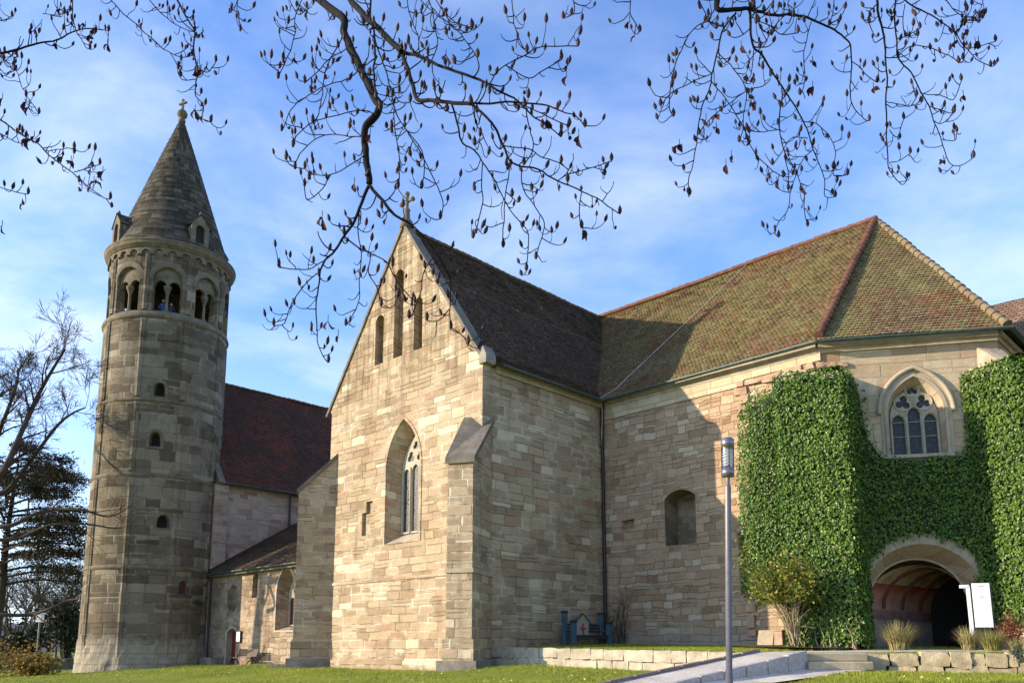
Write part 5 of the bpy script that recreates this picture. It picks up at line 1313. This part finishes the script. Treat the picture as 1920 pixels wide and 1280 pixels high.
# ------------------------------------------------------------------ two visitors in the belfry
def person(lab, ang, r_, h, cloth, arm):
    base = TC+Vector((math.cos(PH+R(ang)), math.sin(PH+R(ang)), 0))*r_+UP*(zs(20.42)+.01)
    f = Vector((math.cos(PH+R(ang)), math.sin(PH+R(ang)), 0)); s = Vector((-f.y, f.x, 0))
    t = thing('person', lab, 'person', base, 'visitors in the belfry')
    q = lambda x, y, z: s*x*h+f*y*h+UP*z*h
    vs = [q(0,0,.53),q(0,0,.62),q(0,.01,.72),q(0,0,.80),q(0,0,.845),q(0,.012,.88),q(0,.02,.93),q(0,.01,.975)]
    rs = [.085,.078,.09,.07,.033,.045,.052,.035]; es = [(k, k+1) for k in range(7)]
    for sx in (-1, 1):
        i = len(vs); vs += [q(sx*.055,0,.49),q(sx*.06,.01,.27),q(sx*.06,-.005,.04),q(sx*.065,.07,.02)]; rs += [.055,.036,.025,.022]; es += [(0,i),(i,i+1),(i+1,i+2),(i+2,i+3)]
        i = len(vs); vs += [q(sx*.105,0,.79),q(sx*.135,.02,.66),q(sx*(.10 if arm else .13),.12,.60),q(sx*(.05 if arm else .1),.16,.63)]; rs += [.034,.026,.02,.018]; es += [(3,i),(i,i+1),(i+1,i+2),(i+2,i+3)]
    me = bpy.data.meshes.new('body'); me.from_pydata([tuple(v) for v in vs], es, []); o = bpy.data.objects.new('body', me); sc.collection.objects.link(o); o.parent = t
    sk = o.modifiers.new('skin', 'SKIN'); sd = o.modifiers.new('sub', 'SUBSURF'); sd.levels = 1; sd.render_levels = 1
    if not me.skin_vertices: me.attributes.get('skin')
    for v, r in zip(me.skin_vertices[0].data, rs): v.radius = (r*h, r*h)
    me.skin_vertices[0].data[0].use_root = True
    me.materials.append(cloth)
    mb = MB(); c = base+q(0, .02, .93); mb.lathe(c, [(0, -.115), (.045, -.1), (.07, -.05), (.078, 0), (.07, .06), (.04, .09), (0, .1)], 10); mb.build('face', M['skin'], t)
    mb = MB(); c = base+q(0, .006, .945); mb.lathe(c, [(.075, -.02), (.088, .02), (.078, .08), (.045, .11), (0, .12)], 10); mb.build('hair', M['dark_wood'], t)
M['skin'] = paint('skin', (.45, .28, .2), .6)
person('visitor in a blue jacket left of the column in the middle belfry opening', -6.2, 2.92, 1.72, paint('blue_jacket', (.045, .08, .21), .7), True)
person('visitor in dark blue right of the column in the middle belfry opening', 2.6, 2.9, 1.55, paint('dark_jacket', (.03, .045, .10), .7), False)

# ------------------------------------------------------------------ grass blades, fallen leaves
rnd = random.Random(17)
BUILT = [[tuple(W(a, b, 0)[:2]) for a, b in ((-24.2, .0), (-11.2, -.1), (0, -.1), (0, 8.4), (11, 8.2), (11, 30), (-40, 30), (-40, .1))],
         [(p.x, p.y) for p in (ramp_l[0], ramp_l[1], ramp_l[2], ramp_r[2], ramp_r[1], ramp_r[0])], LP]
def free(x, y):
    if (x-TC.x)**2+(y-TC.y)**2 < 14: return False
    return not any(inside((x, y), q) for q in BUILT)
gm = MB()
def tuft(x, y, z, h):
    r0 = rnd.random()*.5+.5*max(0, min(1, .45+mn.noise(Vector((x*.35, y*.35, 3)))*.8+mn.noise(Vector((x*1.7, y*1.7, 6)))*.6))
    for _ in range(3):
        a = rnd.uniform(0, 6.28); px, py = x+rnd.gauss(0, .03), y+rnd.gauss(0, .03); L = h*rnd.uniform(.5, 1.2); w = .009
        dx, dy = math.cos(a)*w, math.sin(a)*w; lx, ly = rnd.gauss(0, .5)*L, rnd.gauss(0, .5)*L; i = len(gm.v)
        gm.v.extend([(px-dx, py-dy, z-.01), (px+dx, py+dy, z-.01), (px+lx, py+ly, z+L)]); gm.f.append((i, i+1, i+2)); r = (r0, rnd.random()); gm.uv.extend([r]*3); gm.m.append(0); gm.sm.append(False)
n = 0
while n < 42000:
    Y = 20.5+33*rnd.random()**1.15; x = rnd.uniform(-.66, .66)*Y
    if not free(x, Y) or inside((x, Y), TER): continue
    n += 1; tuft(x, Y, gz(x, Y)+.05*mn.noise(Vector((x*.3, Y*.3, 0))), .075)
n = 0; bed = [(8.0,27.1),(8.95,26.5),(10.9,26.5),(11.4,26.9),(16.6,26.2),(17.4,29.3),(13.0,31.2),(11.2,28.6),(9.0,28.3)]
while n < 9000:
    x, y = rnd.uniform(1, 17), rnd.uniform(25, 40)
    if not inside((x, y), TER) or inside((x, y), bed) or not free(x, y): continue
    n += 1; tuft(x, y, tz(x, y), .07)
tag(gm.build('grass', M['grassblade']), 'short bright grass blades of the lawn', 'grass', kind='stuff')
lm = MB(); n = 0
while n < 650:
    Y = 20.5+24*rnd.random(); x = rnd.uniform(-.5, .64)*Y
    if not free(x, Y) or inside((x, Y), TER): continue
    n += 1; add_leaf(lm, Vector((x, Y, gz(x, Y)+.045)), (UP+rvec(rnd)*.35).normalized(), rvec(rnd), rnd.uniform(.06, .13), (rnd.random(), rnd.random()))
tag(lm.build('fallen_leaves', M['dryleaf']), 'pale fallen leaves scattered over the lawn', 'leaves', kind='stuff')
mb = MB()                                        # rubble strip at the foot of the gable buttress
for k in range(170):
    t = rnd.random(); p = Vector((-3.2+4.6*t, 32.4+3.2*t+rnd.gauss(0, .22), 0)); p.z = gz(p.x, p.y)+.02
    s_ = rnd.uniform(.03, .09); stone(mb, p, Vector((s_, 0, 0)), Vector((0, s_, 0)), Vector((0, 0, s_*.6)), rnd, s_*.3, 2, .8)
for k in range(70):
    p = W(-12.6+rnd.gauss(0, .7), -1.6+rnd.gauss(0, .25), 0); p.z = gz(p.x, p.y)+.02
    s_ = rnd.uniform(.03, .10); stone(mb, p, Vector((s_, 0, 0)), Vector((0, s_, 0)), Vector((0, 0, s_*.6)), rnd, s_*.3, 2, .8)
tag(mb.build('loose_stones', M['cobble']), 'loose grey stones along the foot of the buttresses', 'stones', kind='stuff')

# ------------------------------------------------------------------ far left: hill, low wall, shrubs, trees
mb = MB(); rows = []
hx = [-1400+40*i for i in range(60)]
for k, (yy, f) in enumerate(((520, 0), (560, .45), (620, .85), (680, 1), (900, .6))):
    rows.append([(x, yy+30*mn.noise(Vector((x*.004, k, 0))), -2+f*(30+16*mn.noise(Vector((x*.003, 1.5, 0)))+2.2*mn.noise(Vector((x*.05, k*3.0, 2))))) for x in hx])
mb.grid(rows); tag(mb.build('wooded_hill', M['hill']), 'blue grey wooded hill on the horizon', 'hill', kind='structure')
mb = MB(); mb.prism([(-90, 66), (-34.5, 70.0), (-34.5, 70.5), (-90, 66.5)], -.6, .78); mb.prism([(-90, 65.95), (-34.45, 69.95), (-34.45, 70.55), (-90, 66.55)], .78, .9); tag(mb.build('low_wall', M['lowwall'], origin=(-40, 69.5, 0)), 'dark low wall behind the distant lamp post', 'wall')
for lab, c, h, r_, nl, mt in (('autumn shrub with yellow brown leaves at the lower left corner', (-22.9, 40.5), .9, 1.5, 2200, 'autumn'), ('broad brown shrub at the left photo edge in front of the low wall', (-26.3, 42.5), 1.15, 1.9, 2400, 'autumn')):
    bush('autumn_shrub', lab, 'shrub', (c[0], c[1], gz(*c)), h, r_, 26, nl, M[mt], M['bark_far'], .15, 'autumn shrubs at the lower left', low=.0)
for lab, c, h, r_, nl, mt in (('dark leafless thicket behind the low wall beside the tower', (-42.2, 80), 7.4, 2.7, 2600, 'darkshrub'), ('lower dark thicket left of the distant lamp post', (-48.5, 84), 4.2, 3.6, 2200, 'darkshrub'), ('orange brown shrub at the far left behind the low wall', (-47.5, 76), 2.2, 2.0, 1200, 'autumn')):
    bush('thicket', lab, 'shrub', (c[0], c[1], gz(*c)), h, r_, 34, nl, M[mt], M['bark_far'], .32, low=.05, srad=.05)

def grow(mb, p, d, L, r, depth, rr, droop=0.0, minr=.008, spread=.55, tips=None, gnarl=.16):
    n = max(3, int(L/.55)); pts = [p]; rad = [r]
    for k in range(n):
        d = (d+rvec(rr)*gnarl+UP*(.05-droop)).normalized(); p = p+d*(L/n); pts.append(p); rad.append(max(minr, r*(1-.55*(k+1)/n)))
    mb.tube(pts, rad, 7 if r > .1 else (5 if r > .03 else 3), cap=False)
    if tips is not None and depth <= 1: tips.extend(pts[1:])
    if depth <= 0: return
    nb = rr.choice((3, 4, 4, 5)) if depth > 1 else rr.choice((3, 4, 5, 6))
    for k in range(nb):
        f = .25+.75*(k+rr.random()*.8)/nb; i = min(n, max(1, int(f*n)))
        dd = (pts[i]-pts[i-1]).normalized(); q = rvec(rr); q = (q-dd*q.dot(dd)).normalized()
        nd = (dd*(1-spread*.4)+q*spread*rr.uniform(.7, 1.4)).normalized()
        grow(mb, pts[i], nd, L*rr.uniform(.5, .72), rad[i]*rr.uniform(.45, .68), depth-1, rr, droop, minr, spread, tips, gnarl)
# big bare tree just left of the tower
rr = random.Random(31)
b = Vector((-29.6, 44.5, gz(-29.6, 44.5)))
bt = thing('bare_tree', 'large leafless tree with spreading limbs left of the tower', 'tree', b)
tk = [b-UP*.3, b+Vector((.2, 0, 3)), b+Vector((.1, .2, 6)), P(-30, 930, 44.5)]
mb = MB(); mb.tube(catmull(tk, 4), [.55-.022*i for i in range(13)], 12); mb.build('trunk', M['bark_far'], bt)
def limb(pix, Y, w0, w1, depth=3, side=.6, nsub=8):
    mb = MB(); pts = catmull([tk[-1] if pix[0] is None else P(*pix[0], Y)]+[P(x, y, Y+rr.uniform(-.6, .6)) for x, y in pix[1:]], 4)
    n = len(pts); rad = [w0+(w1-w0)*i/(n-1) for i in range(n)]; mb.tube(pts, rad, 8)
    for k in range(nsub):
        f = .2+.8*(k+rr.random())/nsub; i = min(n-1, int(f*n)); dd = (pts[min(i+1, n-1)]-pts[max(i-1, 0)]).normalized(); q = rvec(rr); q = (q-dd*q.dot(dd)).normalized()
        grow(mb, pts[i], (dd*.6+q*side).normalized(), 1.9*rr.uniform(.7, 1.3), rad[i]*.5, depth-1, rr, 0, .010, .6)
    mb.build('limb', M['bark_far'], bt)
limb([None, (8, 880), (40, 810), (72, 740), (100, 690), (122, 655)], 44.5, .19, .05, 4, nsub=14)
limb([None, (12, 920), (60, 860), (105, 800), (135, 775), (160, 764)], 45.2, .15, .04, 4, nsub=7)
limb([None, (-5, 820), (10, 780), (28, 730), (36, 690)], 46, .16, .05, 4, nsub=13)
limb([None, (-40, 800), (-60, 700), (-80, 600)], 44, .3, .05, 4, nsub=9)
limb([None, (-80, 830), (-140, 740), (-190, 650)], 45, .28, .05, 4, nsub=9)
limb([None, (-60, 900), (-130, 860), (-220, 800)], 42, .25, .05, 4, nsub=9)
limb([(-34, 985), (20, 985), (80, 958), (150, 955), (205, 968), (246, 948)], 44.0, .14, .02, 2, nsub=5)
limb([(-36, 1010), (30, 1010), (90, 985), (160, 982), (215, 990), (240, 985)], 44.4, .11, .02, 2, nsub=4)
limb([(-40, 1150), (10, 1152), (55, 1152), (95, 1140), (125, 1126), (148, 1122)], 44.5, .11, .05, 2, .5, 4)
# dark pine
b = Vector((-38.2, 62, gz(-38.2, 62))); pt_ = thing('pine_tree', 'dark broad pine with flat layered boughs behind the bare tree', 'tree', b)
tk2 = catmull([b, b+Vector((.3, 0, 5)), b+Vector((.1, .3, 10)), b+Vector((.6, 0, 15.5))], 4)
mb = MB(); mb.tube(tk2, [.42-.028*i for i in range(13)], 10); mb.build('trunk', M['bark_far'], pt_)
mbb = MB(); mbn = MB()
for k in range(40):
    z = 6.2+9.6*(k/39); a = rr.uniform(0, 6.283) if k % 2 else rr.gauss(0, .7); L = (7.6-.42*abs(z-9.5))*rr.uniform(.65, 1.08)
    p0 = b+UP*z; d = Vector((math.cos(a), math.sin(a), 0)); pts = [p0, p0+d*L*.35+UP*.5, p0+d*L*.7+UP*.45, p0+d*L+UP*.3]
    pts = catmull(pts, 4); mbb.tube(pts, [.11*(1-.85*i/(len(pts)-1)) for i in range(len(pts))], 5)
    for q in range(230):
        f = .2+.75*math.sqrt(rr.random()); i = f*(len(pts)-1); pp = pts[int(i)]
        c = pp+d.cross(UP)*rr.gauss(0, .24)*L*.42+d*rr.gauss(0, .35)+UP*rr.uniform(-.12, .30)
        for _ in range(4): add_leaf(mbn, c+rvec(rr)*.17, (UP*.7+rvec(rr)*.8).normalized(), rvec(rr)+d*.5, rr.uniform(.16, .36), (rr.random(), rr.random()), .2, .3)
mbb.build('bough', M['bark_far'], pt_); mbn.build('needles', M['needle'], pt_)
# bare trees further off
for k, (px_, Y, H, lab) in enumerate(((18, 88, 12, 'slender leafless tree at the far left edge behind the low wall'), (52, 96, 14, 'leafless tree behind the distant lamp post'), (88, 84, 13, 'leafless tree between lamp post and tower, nearest of the far row'),
                                       (118, 100, 15, 'leafless tree right beside the tower foot in the distance'), (-30, 95, 14, 'leafless tree mostly cut off by the left photo edge'), (140, 118, 17, 'far leafless tree just left of the tower edge'), (70, 125, 16, 'farthest leafless tree above the thicket'), (36, 110, 17, 'tall far leafless tree second from the left photo edge'), (104, 140, 20, 'tall leafless tree in the farthest row above the lamp post'), (0, 135, 19, 'far leafless tree at the left photo edge behind the pine'), (130, 90, 10, 'low leafless tree close to the tower edge'))):
    b = P(px_, 1240, Y); b.z = gz(b.x, b.y); r2 = random.Random(50+k)
    t = thing('bare_tree', lab, 'tree', b, 'bare trees in the distance'); mb = MB(); tp_ = catmull([b, b+UP*H*.2+rvec(r2)*.2, b+UP*H*.42+rvec(r2)*.4], 4); mb.tube(tp_, [.2-.012*i for i in range(len(tp_))], 7); mb.build('trunk', M['bark_far'], t)
    mb = MB()
    for q in range(7): 
        i = r2.randint(3, len(tp_)-1); grow(mb, tp_[i], (UP*1.0+rvec(r2)*.55).normalized(), H*.34*r2.uniform(.7, 1.2), .10, 3, r2, 0, .014, .6)
    mb.build('crown', M['bark_far'], t)

# ------------------------------------------------------------------ magnolia overhead
rm_ = random.Random(77)
def zA(x, y): return (x/2.6667, y/2.6667)
def zB(x, y): return (440+x/1.8289, y/1.8289)
def zC(x, y): return (1140+x/2.4615, y/2.4615)
TR_ = []
def T(z, w0, w1, s):
    sc_ = {'A': 2.6667, 'B': 1.8289, 'C': 2.4615}[z]; f = {'A': zA, 'B': zB, 'C': zC}[z]
    v = [float(q) for q in s.replace(',', ' ').split()]
    TR_.append(([f(v[i], v[i+1]) for i in range(0, len(v), 2)], w0/sc_, w1/sc_))
T('B', 30, 21, '270,-20 330,30 372,62 375,110 395,165 430,235 455,285 485,340 495,360 485,395 455,430 445,465 450,530 460,590 462,635')
T('B', 14, 3, '462,635 430,715 405,765 375,810 340,860 305,895 290,930 288,1000 280,1060 285,1130 290,1190 320,1240')
T('B', 14, 3, '462,635 500,680 540,725 575,745 610,770 655,815 690,870 735,945 740,1010 735,1080 740,1130')
T('B', 6, 3, '375,810 420,845 465,870 520,900 545,940 570,980 610,1030')
T('B', 4, 3, '305,895 250,920 200,925 150,915')
T('B', 5, 3, '290,930 240,980 200,1030 185,1080 170,1110 135,1115')
T('B', 5, 3, '430,715 425,800 430,870 430,940 425,1020 410,1070 380,1120')
T('B', 24, 19, '385,-20 430,40 480,85 530,140 575,175')
T('B', 16, 12, '575,175 600,260 625,335 665,345 740,353 810,355')
T('B', 10, 3, '810,355 870,355 950,352 1060,360 1120,380 1170,400 1200,440')
T('B', 14, 3, '575,175 640,200 720,230 800,258 870,290 925,320 985,360 1030,400 1090,440 1120,470')
T('B', 11, 4, '810,355 860,400 900,450 925,500 945,550 985,570 1040,580 1110,620 1190,660 1260,690 1320,735')
T('B', 8, 3, '745,360 760,420 775,480 820,515 850,560 890,620 920,680 960,740 1000,790 1005,850 1000,930')
T('B', 5, 3, '870,290 890,255 930,225 980,195 1040,165 1100,160 1180,155')
T('B', 4, 3, '985,360 1050,385 1100,410 1145,435')
T('B', 4, 3, '930,225 1010,265 1060,240 1120,205')
T('B', 9, 7, '465,-20 465,60 480,130 478,220 480,290 486,338')
T('B', 6, 3, '480,130 510,220 530,290 550,370 580,430 620,500 660,570 690,630 715,690 708,750')
T('B', 5, 3, '430,235 380,270 320,290 270,320 220,350 190,390 160,450')
T('B', 5, 3, '375,110 340,180 310,250 300,320 290,390 265,420')
T('B', 5, 3, '485,395 420,380 340,400 270,420 210,470 200,505')
T('B', 5, 3, '445,465 390,470 330,460 260,490 215,540 205,580')
T('B', 5, 3, '450,530 400,560 330,600 270,600 240,580')
T('B', 4, 3, '330,600 300,650 250,690 240,640')
T('B', 5, 3, '660,-20 680,40 690,110 695,170 660,230')
T('B', 4, 3, '620,-20 700,60 760,100 800,150 830,200')
T('B', 4, 3, '680,-20 740,70 810,90')
T('B', 4, 3, '240,-20 205,60 210,110 190,170 150,270')
T('B', 4, 3, '180,-20 215,50 250,30')
T('B', 3, 2.5, '950,-20 960,80 985,150 1000,180')
T('B', 4, 3, '1155,-20 1165,40 1130,65')
T('B', 4, 3, '850,560 845,640 850,700 835,770 815,820')
T('B', 4, 3, '945,550 935,640 925,720 920,800 925,850')
T('B', 4, 3, '985,570 990,650 1040,720 1060,780 1040,850 1030,890')
T('B', 4, 3, '1110,620 1135,600 1210,580 1290,555')
T('B', 4, 3, '1190,660 1180,720 1190,780')
T('B', 4, 3, '925,500 1000,510 1060,540 1120,560')
T('B', 4, 3, '550,370 545,440 560,520 565,600 560,650')
T('B', 4, 3, '580,430 640,520 650,590 640,650')
T('B', 4, 3, '530,290 565,345 600,352')
T('B', 4, 3, '465,870 460,930 485,980 500,1050')
T('B', 4, 3, '690,870 650,930 640,990 620,1060 600,1090')
T('B', 3, 2.5, '740,1060 700,1095 660,1095')
T('B', 3, 2.5, '740,1130 780,1150 800,1180')
T('B', 4, 3, '395,165 330,200 290,240 240,290')
T('B', 4, 3, '1000,380 1010,440 1020,510 990,570')
T('B', 4, 3, '640,200 625,120 600,40 590,-20')
T('B', 4, 3, '820,360 830,420 850,470 820,500')
T('C', 32, 16, '510,-30 505,40 540,50 600,45 660,45 720,65')
T('C', 16, 4, '720,65 790,72 850,65 920,85 990,120 1060,150 1115,200 1122,260 1122,350 1115,440 1130,500 1180,550 1210,560')
T('C', 14, 4, '655,55 662,130 670,220 705,250 740,300 780,370 820,430 860,490 900,560 920,620 945,690 970,750 1000,830 1000,900 1050,910')
T('C', 11, 4, '590,60 550,110 520,160 505,240 480,340 470,400 440,490 415,570 405,660 390,760 370,830 380,900')
T('C', 6, 4, '410,-30 460,90 500,130')
T('C', 5, 3, '500,110 455,100 380,150 340,220 310,310 285,400 285,490 305,540')
T('C', 5, 3, '480,340 420,365 350,400 290,430 245,490')
T('C', 6, 3, '480,380 540,450 590,530 630,590 660,670 700,730 760,790 810,820')
T('C', 8, 3, '805,430 795,500 795,580 800,660 830,730 870,800 885,850 905,920 910,1000 920,1050')
T('C', 5, 3, '505,240 560,300 620,370 640,440 625,530 625,600 610,660')
T('C', 5, 3, '750,365 710,400 640,420 580,470 510,510 450,570 420,620')
T('C', 5, 3, '671,235 668,330 640,370')
T('C', 5, 3, '890,560 960,570 1010,610 1040,660 1050,720 1045,810 1110,810')
T('C', 5, 3, '797,600 720,610 640,600')
T('C', 5, 3, '920,640 850,640 800,700 760,760')
T('C', 5, 3, '945,690 900,740 860,820 840,890 830,970 780,1030 770,1070 790,1095')
T('C', 4, 3, '815,690 830,790 830,880')
T('C', 5, 3, '940,100 920,180 905,260 905,380 885,440')
T('C', 5, 3, '660,80 740,120 800,160 880,150')
T('C', 5, 3, '1125,285 1165,310 1195,350 1240,385')
T('C', 4, 3, '850,65 830,20 860,-30'); T('C', 4, 3, '830,60 780,110 740,170 700,220')
T('C', 5, 3, '670,-30 672,45'); T('C', 4, 3, '1050,-30 1035,60 1025,120')
T('C', 14, 4, '1235,-30 1250,80 1275,170 1285,260 1285,400 1285,560 1292,700 1300,790 1355,850 1380,825')
T('C', 10, 4, '1325,-30 1320,80 1330,180 1345,270 1400,340 1440,420 1480,490 1510,570 1540,650 1570,740 1625,760 1690,720')
T('C', 6, 6, '1285,265 1335,270')
T('C', 9, 4, '1345,-30 1400,25 1480,60 1540,100 1600,150 1640,210 1700,270 1770,310')
T('C', 5, 3, '1340,260 1390,215 1470,210 1540,240 1590,270 1620,295')
T('C', 6, 3, '1540,-30 1590,40 1650,80 1720,85'); T('C', 5, 3, '1600,150 1660,100 1720,40 1740,-30'); T('C', 4, 3, '1640,210 1640,280'); T('C', 4, 3, '1660,230 1720,210 1790,190')
T('C', 4, 3, '1285,470 1350,480 1395,490 1430,440'); T('C', 4, 3, '1440,430 1520,440 1590,460 1630,370'); T('C', 4, 3, '1480,490 1560,520 1600,520')
T('C', 4, 3, '1500,560 1540,570 1595,525'); T('C', 4, 3, '1300,600 1340,630 1365,550'); T('C', 4, 3, '1300,750 1350,740 1395,710'); T('C', 5, 4, '1245,75 1205,110')
T('C', 4, 3, '1370,20 1360,100 1375,165 1440,130'); T('C', 4, 3, '1545,645 1600,650 1610,610')
T('C', 4, 3, '100,-30 105,60 130,110 150,150')
T('A', 15, 5, '-60,275 40,262 120,235 200,218 290,195 350,165 400,145 480,145 540,155')
T('A', 7, 4, '365,-30 365,80 380,140 400,190 430,230 450,245'); T('A', 5, 4, '215,70 290,72 350,60'); T('A', 5, 4, '155,220 150,150')
T('A', 7, 3, '-60,200 -20,260 40,320 90,370 110,430 150,500 190,570')
T('A', 11, 4, '-60,540 -10,590 60,640 130,685 200,730 260,790 330,840 390,890 450,940 510,985 555,995')
T('A', 5, 3, '370,860 440,840 500,825'); T('A', 5, 3, '230,755 300,745 370,740')
T('A', 7, 4, '530,-30 600,50 680,120 740,180 820,245 890,285 940,290 965,280')
T('A', 6, 4, '720,-30 800,60 870,120 930,150 970,160')
T('A', 11, 4, '870,-30 930,80 970,160 970,260 990,340 980,420 985,480 1020,540 1010,590 1055,610')
T('A', 5, 4, '985,320 1030,360 1080,310'); T('A', 5, 3, '980,400 920,400 900,380')
T('A', 5, 4, '1190,-30 1190,90 1205,155'); T('A', 5, 3, '-60,900 0,940 60,955 135,970'); T('A', 5, 4, '-60,120 0,105 60,85')
T('A', 5, 3, '-40,640 40,690 110,715 130,690'); T('A', 5, 3, '-40,300 20,365 70,360')
def mdepth(x, y): return 3.75+.35*math.sin(x*.004+1)+.25*math.cos(y*.006+x*.002)-.0002*y
mag = thing('magnolia_tree', 'dark bare magnolia boughs with pointed buds hanging into the top of the photo', 'tree', (1.5, -2.6, 0))
buds = []; wleaf = []; twigs = 0
def off_frame(p): 
    v = p-EYE; ct, st = math.cos(TH), math.sin(TH); Yf = v.y*ct+v.z*st; Z = -v.y*st+v.z*ct
    return Yf < .2 or PY-F*Z/Yf < -12 or PX+F*v.x/Yf < -12 or PX+F*v.x/Yf > 1932
hub = Vector((1.1, -1.6, 4.4)); MAINS = [catmull([hub, Vector((.6, .4, 5.6)), Vector((-.5, 2.4, 5.85)), Vector((-1.5, 3.6, 5.75)), Vector((-2.9, 4.0, 5.6))], 6), catmull([hub, Vector((1.1, .8, 5.6)), Vector((1.5, 2.6, 5.8)), Vector((2.4, 3.6, 5.6)), Vector((3.1, 4.0, 5.4))], 6)]
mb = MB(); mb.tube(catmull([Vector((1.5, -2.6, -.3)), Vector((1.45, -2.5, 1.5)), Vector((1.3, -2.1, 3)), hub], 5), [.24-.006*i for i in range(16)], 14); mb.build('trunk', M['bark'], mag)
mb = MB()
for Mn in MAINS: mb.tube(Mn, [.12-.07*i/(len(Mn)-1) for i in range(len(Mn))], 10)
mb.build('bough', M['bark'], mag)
def twig(mb, p, d, L, r, lvl=0):
    # droops outward, then hooks upward to a bud
    n = 5; pts = [p]; side = rvec(rm_)*.25
    for k in range(n):
        t = (k+1)/n; d = (d+UP*(.55*t*t+.04)*1.3+side*.25+rvec(rm_)*.17-UP*.16*(1-t)).normalized(); pts.append(pts[-1]+d*(L/n))
    mb.tube(pts, [r*(1-.38*k/n) for k in range(n+1)], 4, cap=False)
    q = rm_.random()
    if q < .64: buds.append((pts[-1], (d*.6+UP*.9).normalized(), rm_.uniform(.028, .046)))
    elif q < .80 and lvl == 0: wleaf.append(pts[-2])
    if lvl == 0 and rm_.random() < .42: twig(mb, pts[2], (rvec(rm_)+d*.5).normalized(), L*rm_.uniform(.4, .7), r*.8, 1)
for bi, (px, w0, w1) in enumerate(TR_):
    pts = []; off = rm_.uniform(-.22, .22) if w0 < 9 else rm_.uniform(-.06, .06); n = len(px)
    for i, (x, y) in enumerate(px): pts.append(P(x, y, mdepth(x, y)+off*i/(n-1)))
    fine = []
    for i, p in enumerate(catmull(pts, 4)): fine.append(p+mn.noise_vector(p*9)*.008+mn.noise_vector(p*28)*.0035)
    fine[0], n = pts[0], len(fine); Yr = mdepth(*px[0])/F
    rad = [max(.0024, (w0+(w1-w0)*(i/(n-1))**.8)*.5*Yr*1.0*(1+.10*mn.noise(fine[i]*30))) for i in range(n)]
    mb = MB()
    if px[0][1] < 0 or px[0][0] < 0:             # carry it on, out of the frame, to the overhead bough
        best = min((q for Mn in MAINS for q in Mn), key=lambda q: (q-fine[0]).length)
        e = catmull([best, best.lerp(fine[0], .5)+Vector((-.15 if px[0][0] < 0 else 0, 0, .18)), fine[0]], 5)
        mb.tube(e, [max(rad[0], .012)*1.3-(max(rad[0], .012)*1.3-rad[0])*i/(len(e)-1) for i in range(len(e))], 7)
    mb.tube(fine, rad, 8 if w0 > 6 else 5)
    acc = 0; nxt = rm_.uniform(.01, .05)
    for i in range(1, n):
        acc += (fine[i]-fine[i-1]).length
        if acc > nxt:
            thin = rad[i] < .0105
            nxt = acc+rm_.uniform(.025, .056)*(1 if thin else 2.4)
            d = (fine[i]-fine[i-1]).normalized(); q = rvec(rm_); q.y *= .8; q = (q-d*q.dot(d)).normalized()
            twig(mb, fine[i], (q+d*rm_.uniform(.1, .8)).normalized(), rm_.uniform(.035, .12), max(.0024, min(.0034, rad[i]*.7)))
    buds.append((fine[-1], UP, .045))
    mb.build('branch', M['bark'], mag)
def bud_mesh(mb, p, d, L, r):
    x = d.orthogonal().normalized(); y = d.cross(x); rows = []
    for t, w in ((0, .10), (.15, .30), (.40, .40), (.64, .31), (.86, .12), (1, .02)):
        rows.append([p+d*(L*t)+(x*math.cos(a)+y*math.sin(a))*(L*w*.52) for a in [2*math.pi*k/6 for k in range(6)]])
    i = len(mb.v); mb.grid(rows, None, 0, True, True); mb.uv[-4*30:] = [r]*120
buds = [q for q in buds if not off_frame(q[0])]
buds.sort(key=lambda q: -q[2]/(q[0]-EYE).length)
for k, (p, d, L) in enumerate(buds[:100]):
    mb = MB(); bud_mesh(mb, p, d, L, (rm_.random(), rm_.random())); mb.build('bud', M['bud'], mag)
mb = MB()
for p, d, L in buds[100:]: bud_mesh(mb, p, d, L, (rm_.random(), rm_.random()))
tag(mb.build('buds', M['bud'], mag), kind='stuff')
extra = [zA(205, 140), zA(540, 220), zA(355, 805), zA(110, 1020), zA(12, 490), zA(10, 1130), zB(250, 40), zB(170, 175), zB(205, 200), zB(465, 460), zB(565, 565), zB(450, 220), zB(725, 190), zB(700, 290), zB(1138, 262), zB(1070, 410), zB(1180, 465), zB(410, 630), zB(355, 1150), zB(320, 1100), zB(520, 750), zB(300, 745), zB(1195, 790),
         zC(945, 285), zC(1225, 405), zC(650, 440), zC(675, 470), zC(500, 530), zC(500, 590), zC(545, 760), zC(570, 720), zC(780, 840), zC(900, 870), zC(330, 670), zC(1640, 440), zC(1550, 740), zC(1610, 140), zC(1660, 140), zC(1650, 80), zC(1735, 40), zC(1710, 190), zC(1600, 190), zC(1690, 75), zC(100, 100), zC(615, 215), zC(945, 400)]
for x, y in extra: wleaf.append(P(x, y, mdepth(x, y)))
for p in [q for q in wleaf if not off_frame(q)][-75:]:
    mb = MB(); L = rm_.uniform(.03, .055); r = (rm_.random(), 0)
    for k in range(2):
        a = (-UP+rvec(rm_)*.35).normalized(); n_ = a.orthogonal().normalized(); n_ = (n_+rvec(rm_)*.5).normalized()
        s = n_.cross(a).normalized(); rows = []
        for t, w in ((0, .05), (.3, .42), (.65, .5), (1, .06)):
            c = p+a*L*t+n_*L*.22*math.sin(t*3); rows.append([c-s*w*L*.55+n_*L*.2*w, c-s*w*L*.2-n_*L*.08, c+s*w*L*.2+n_*L*.03, c+s*w*L*.5+n_*L*.28*w])
        i = len(mb.uv); mb.grid(rows, None, 0, True); mb.uv[i:] = [r]*(len(mb.uv)-i)
    mb.tube([p, p+UP*.03], .0018, 4); mb.build('withered_leaf', M['withered'], mag)
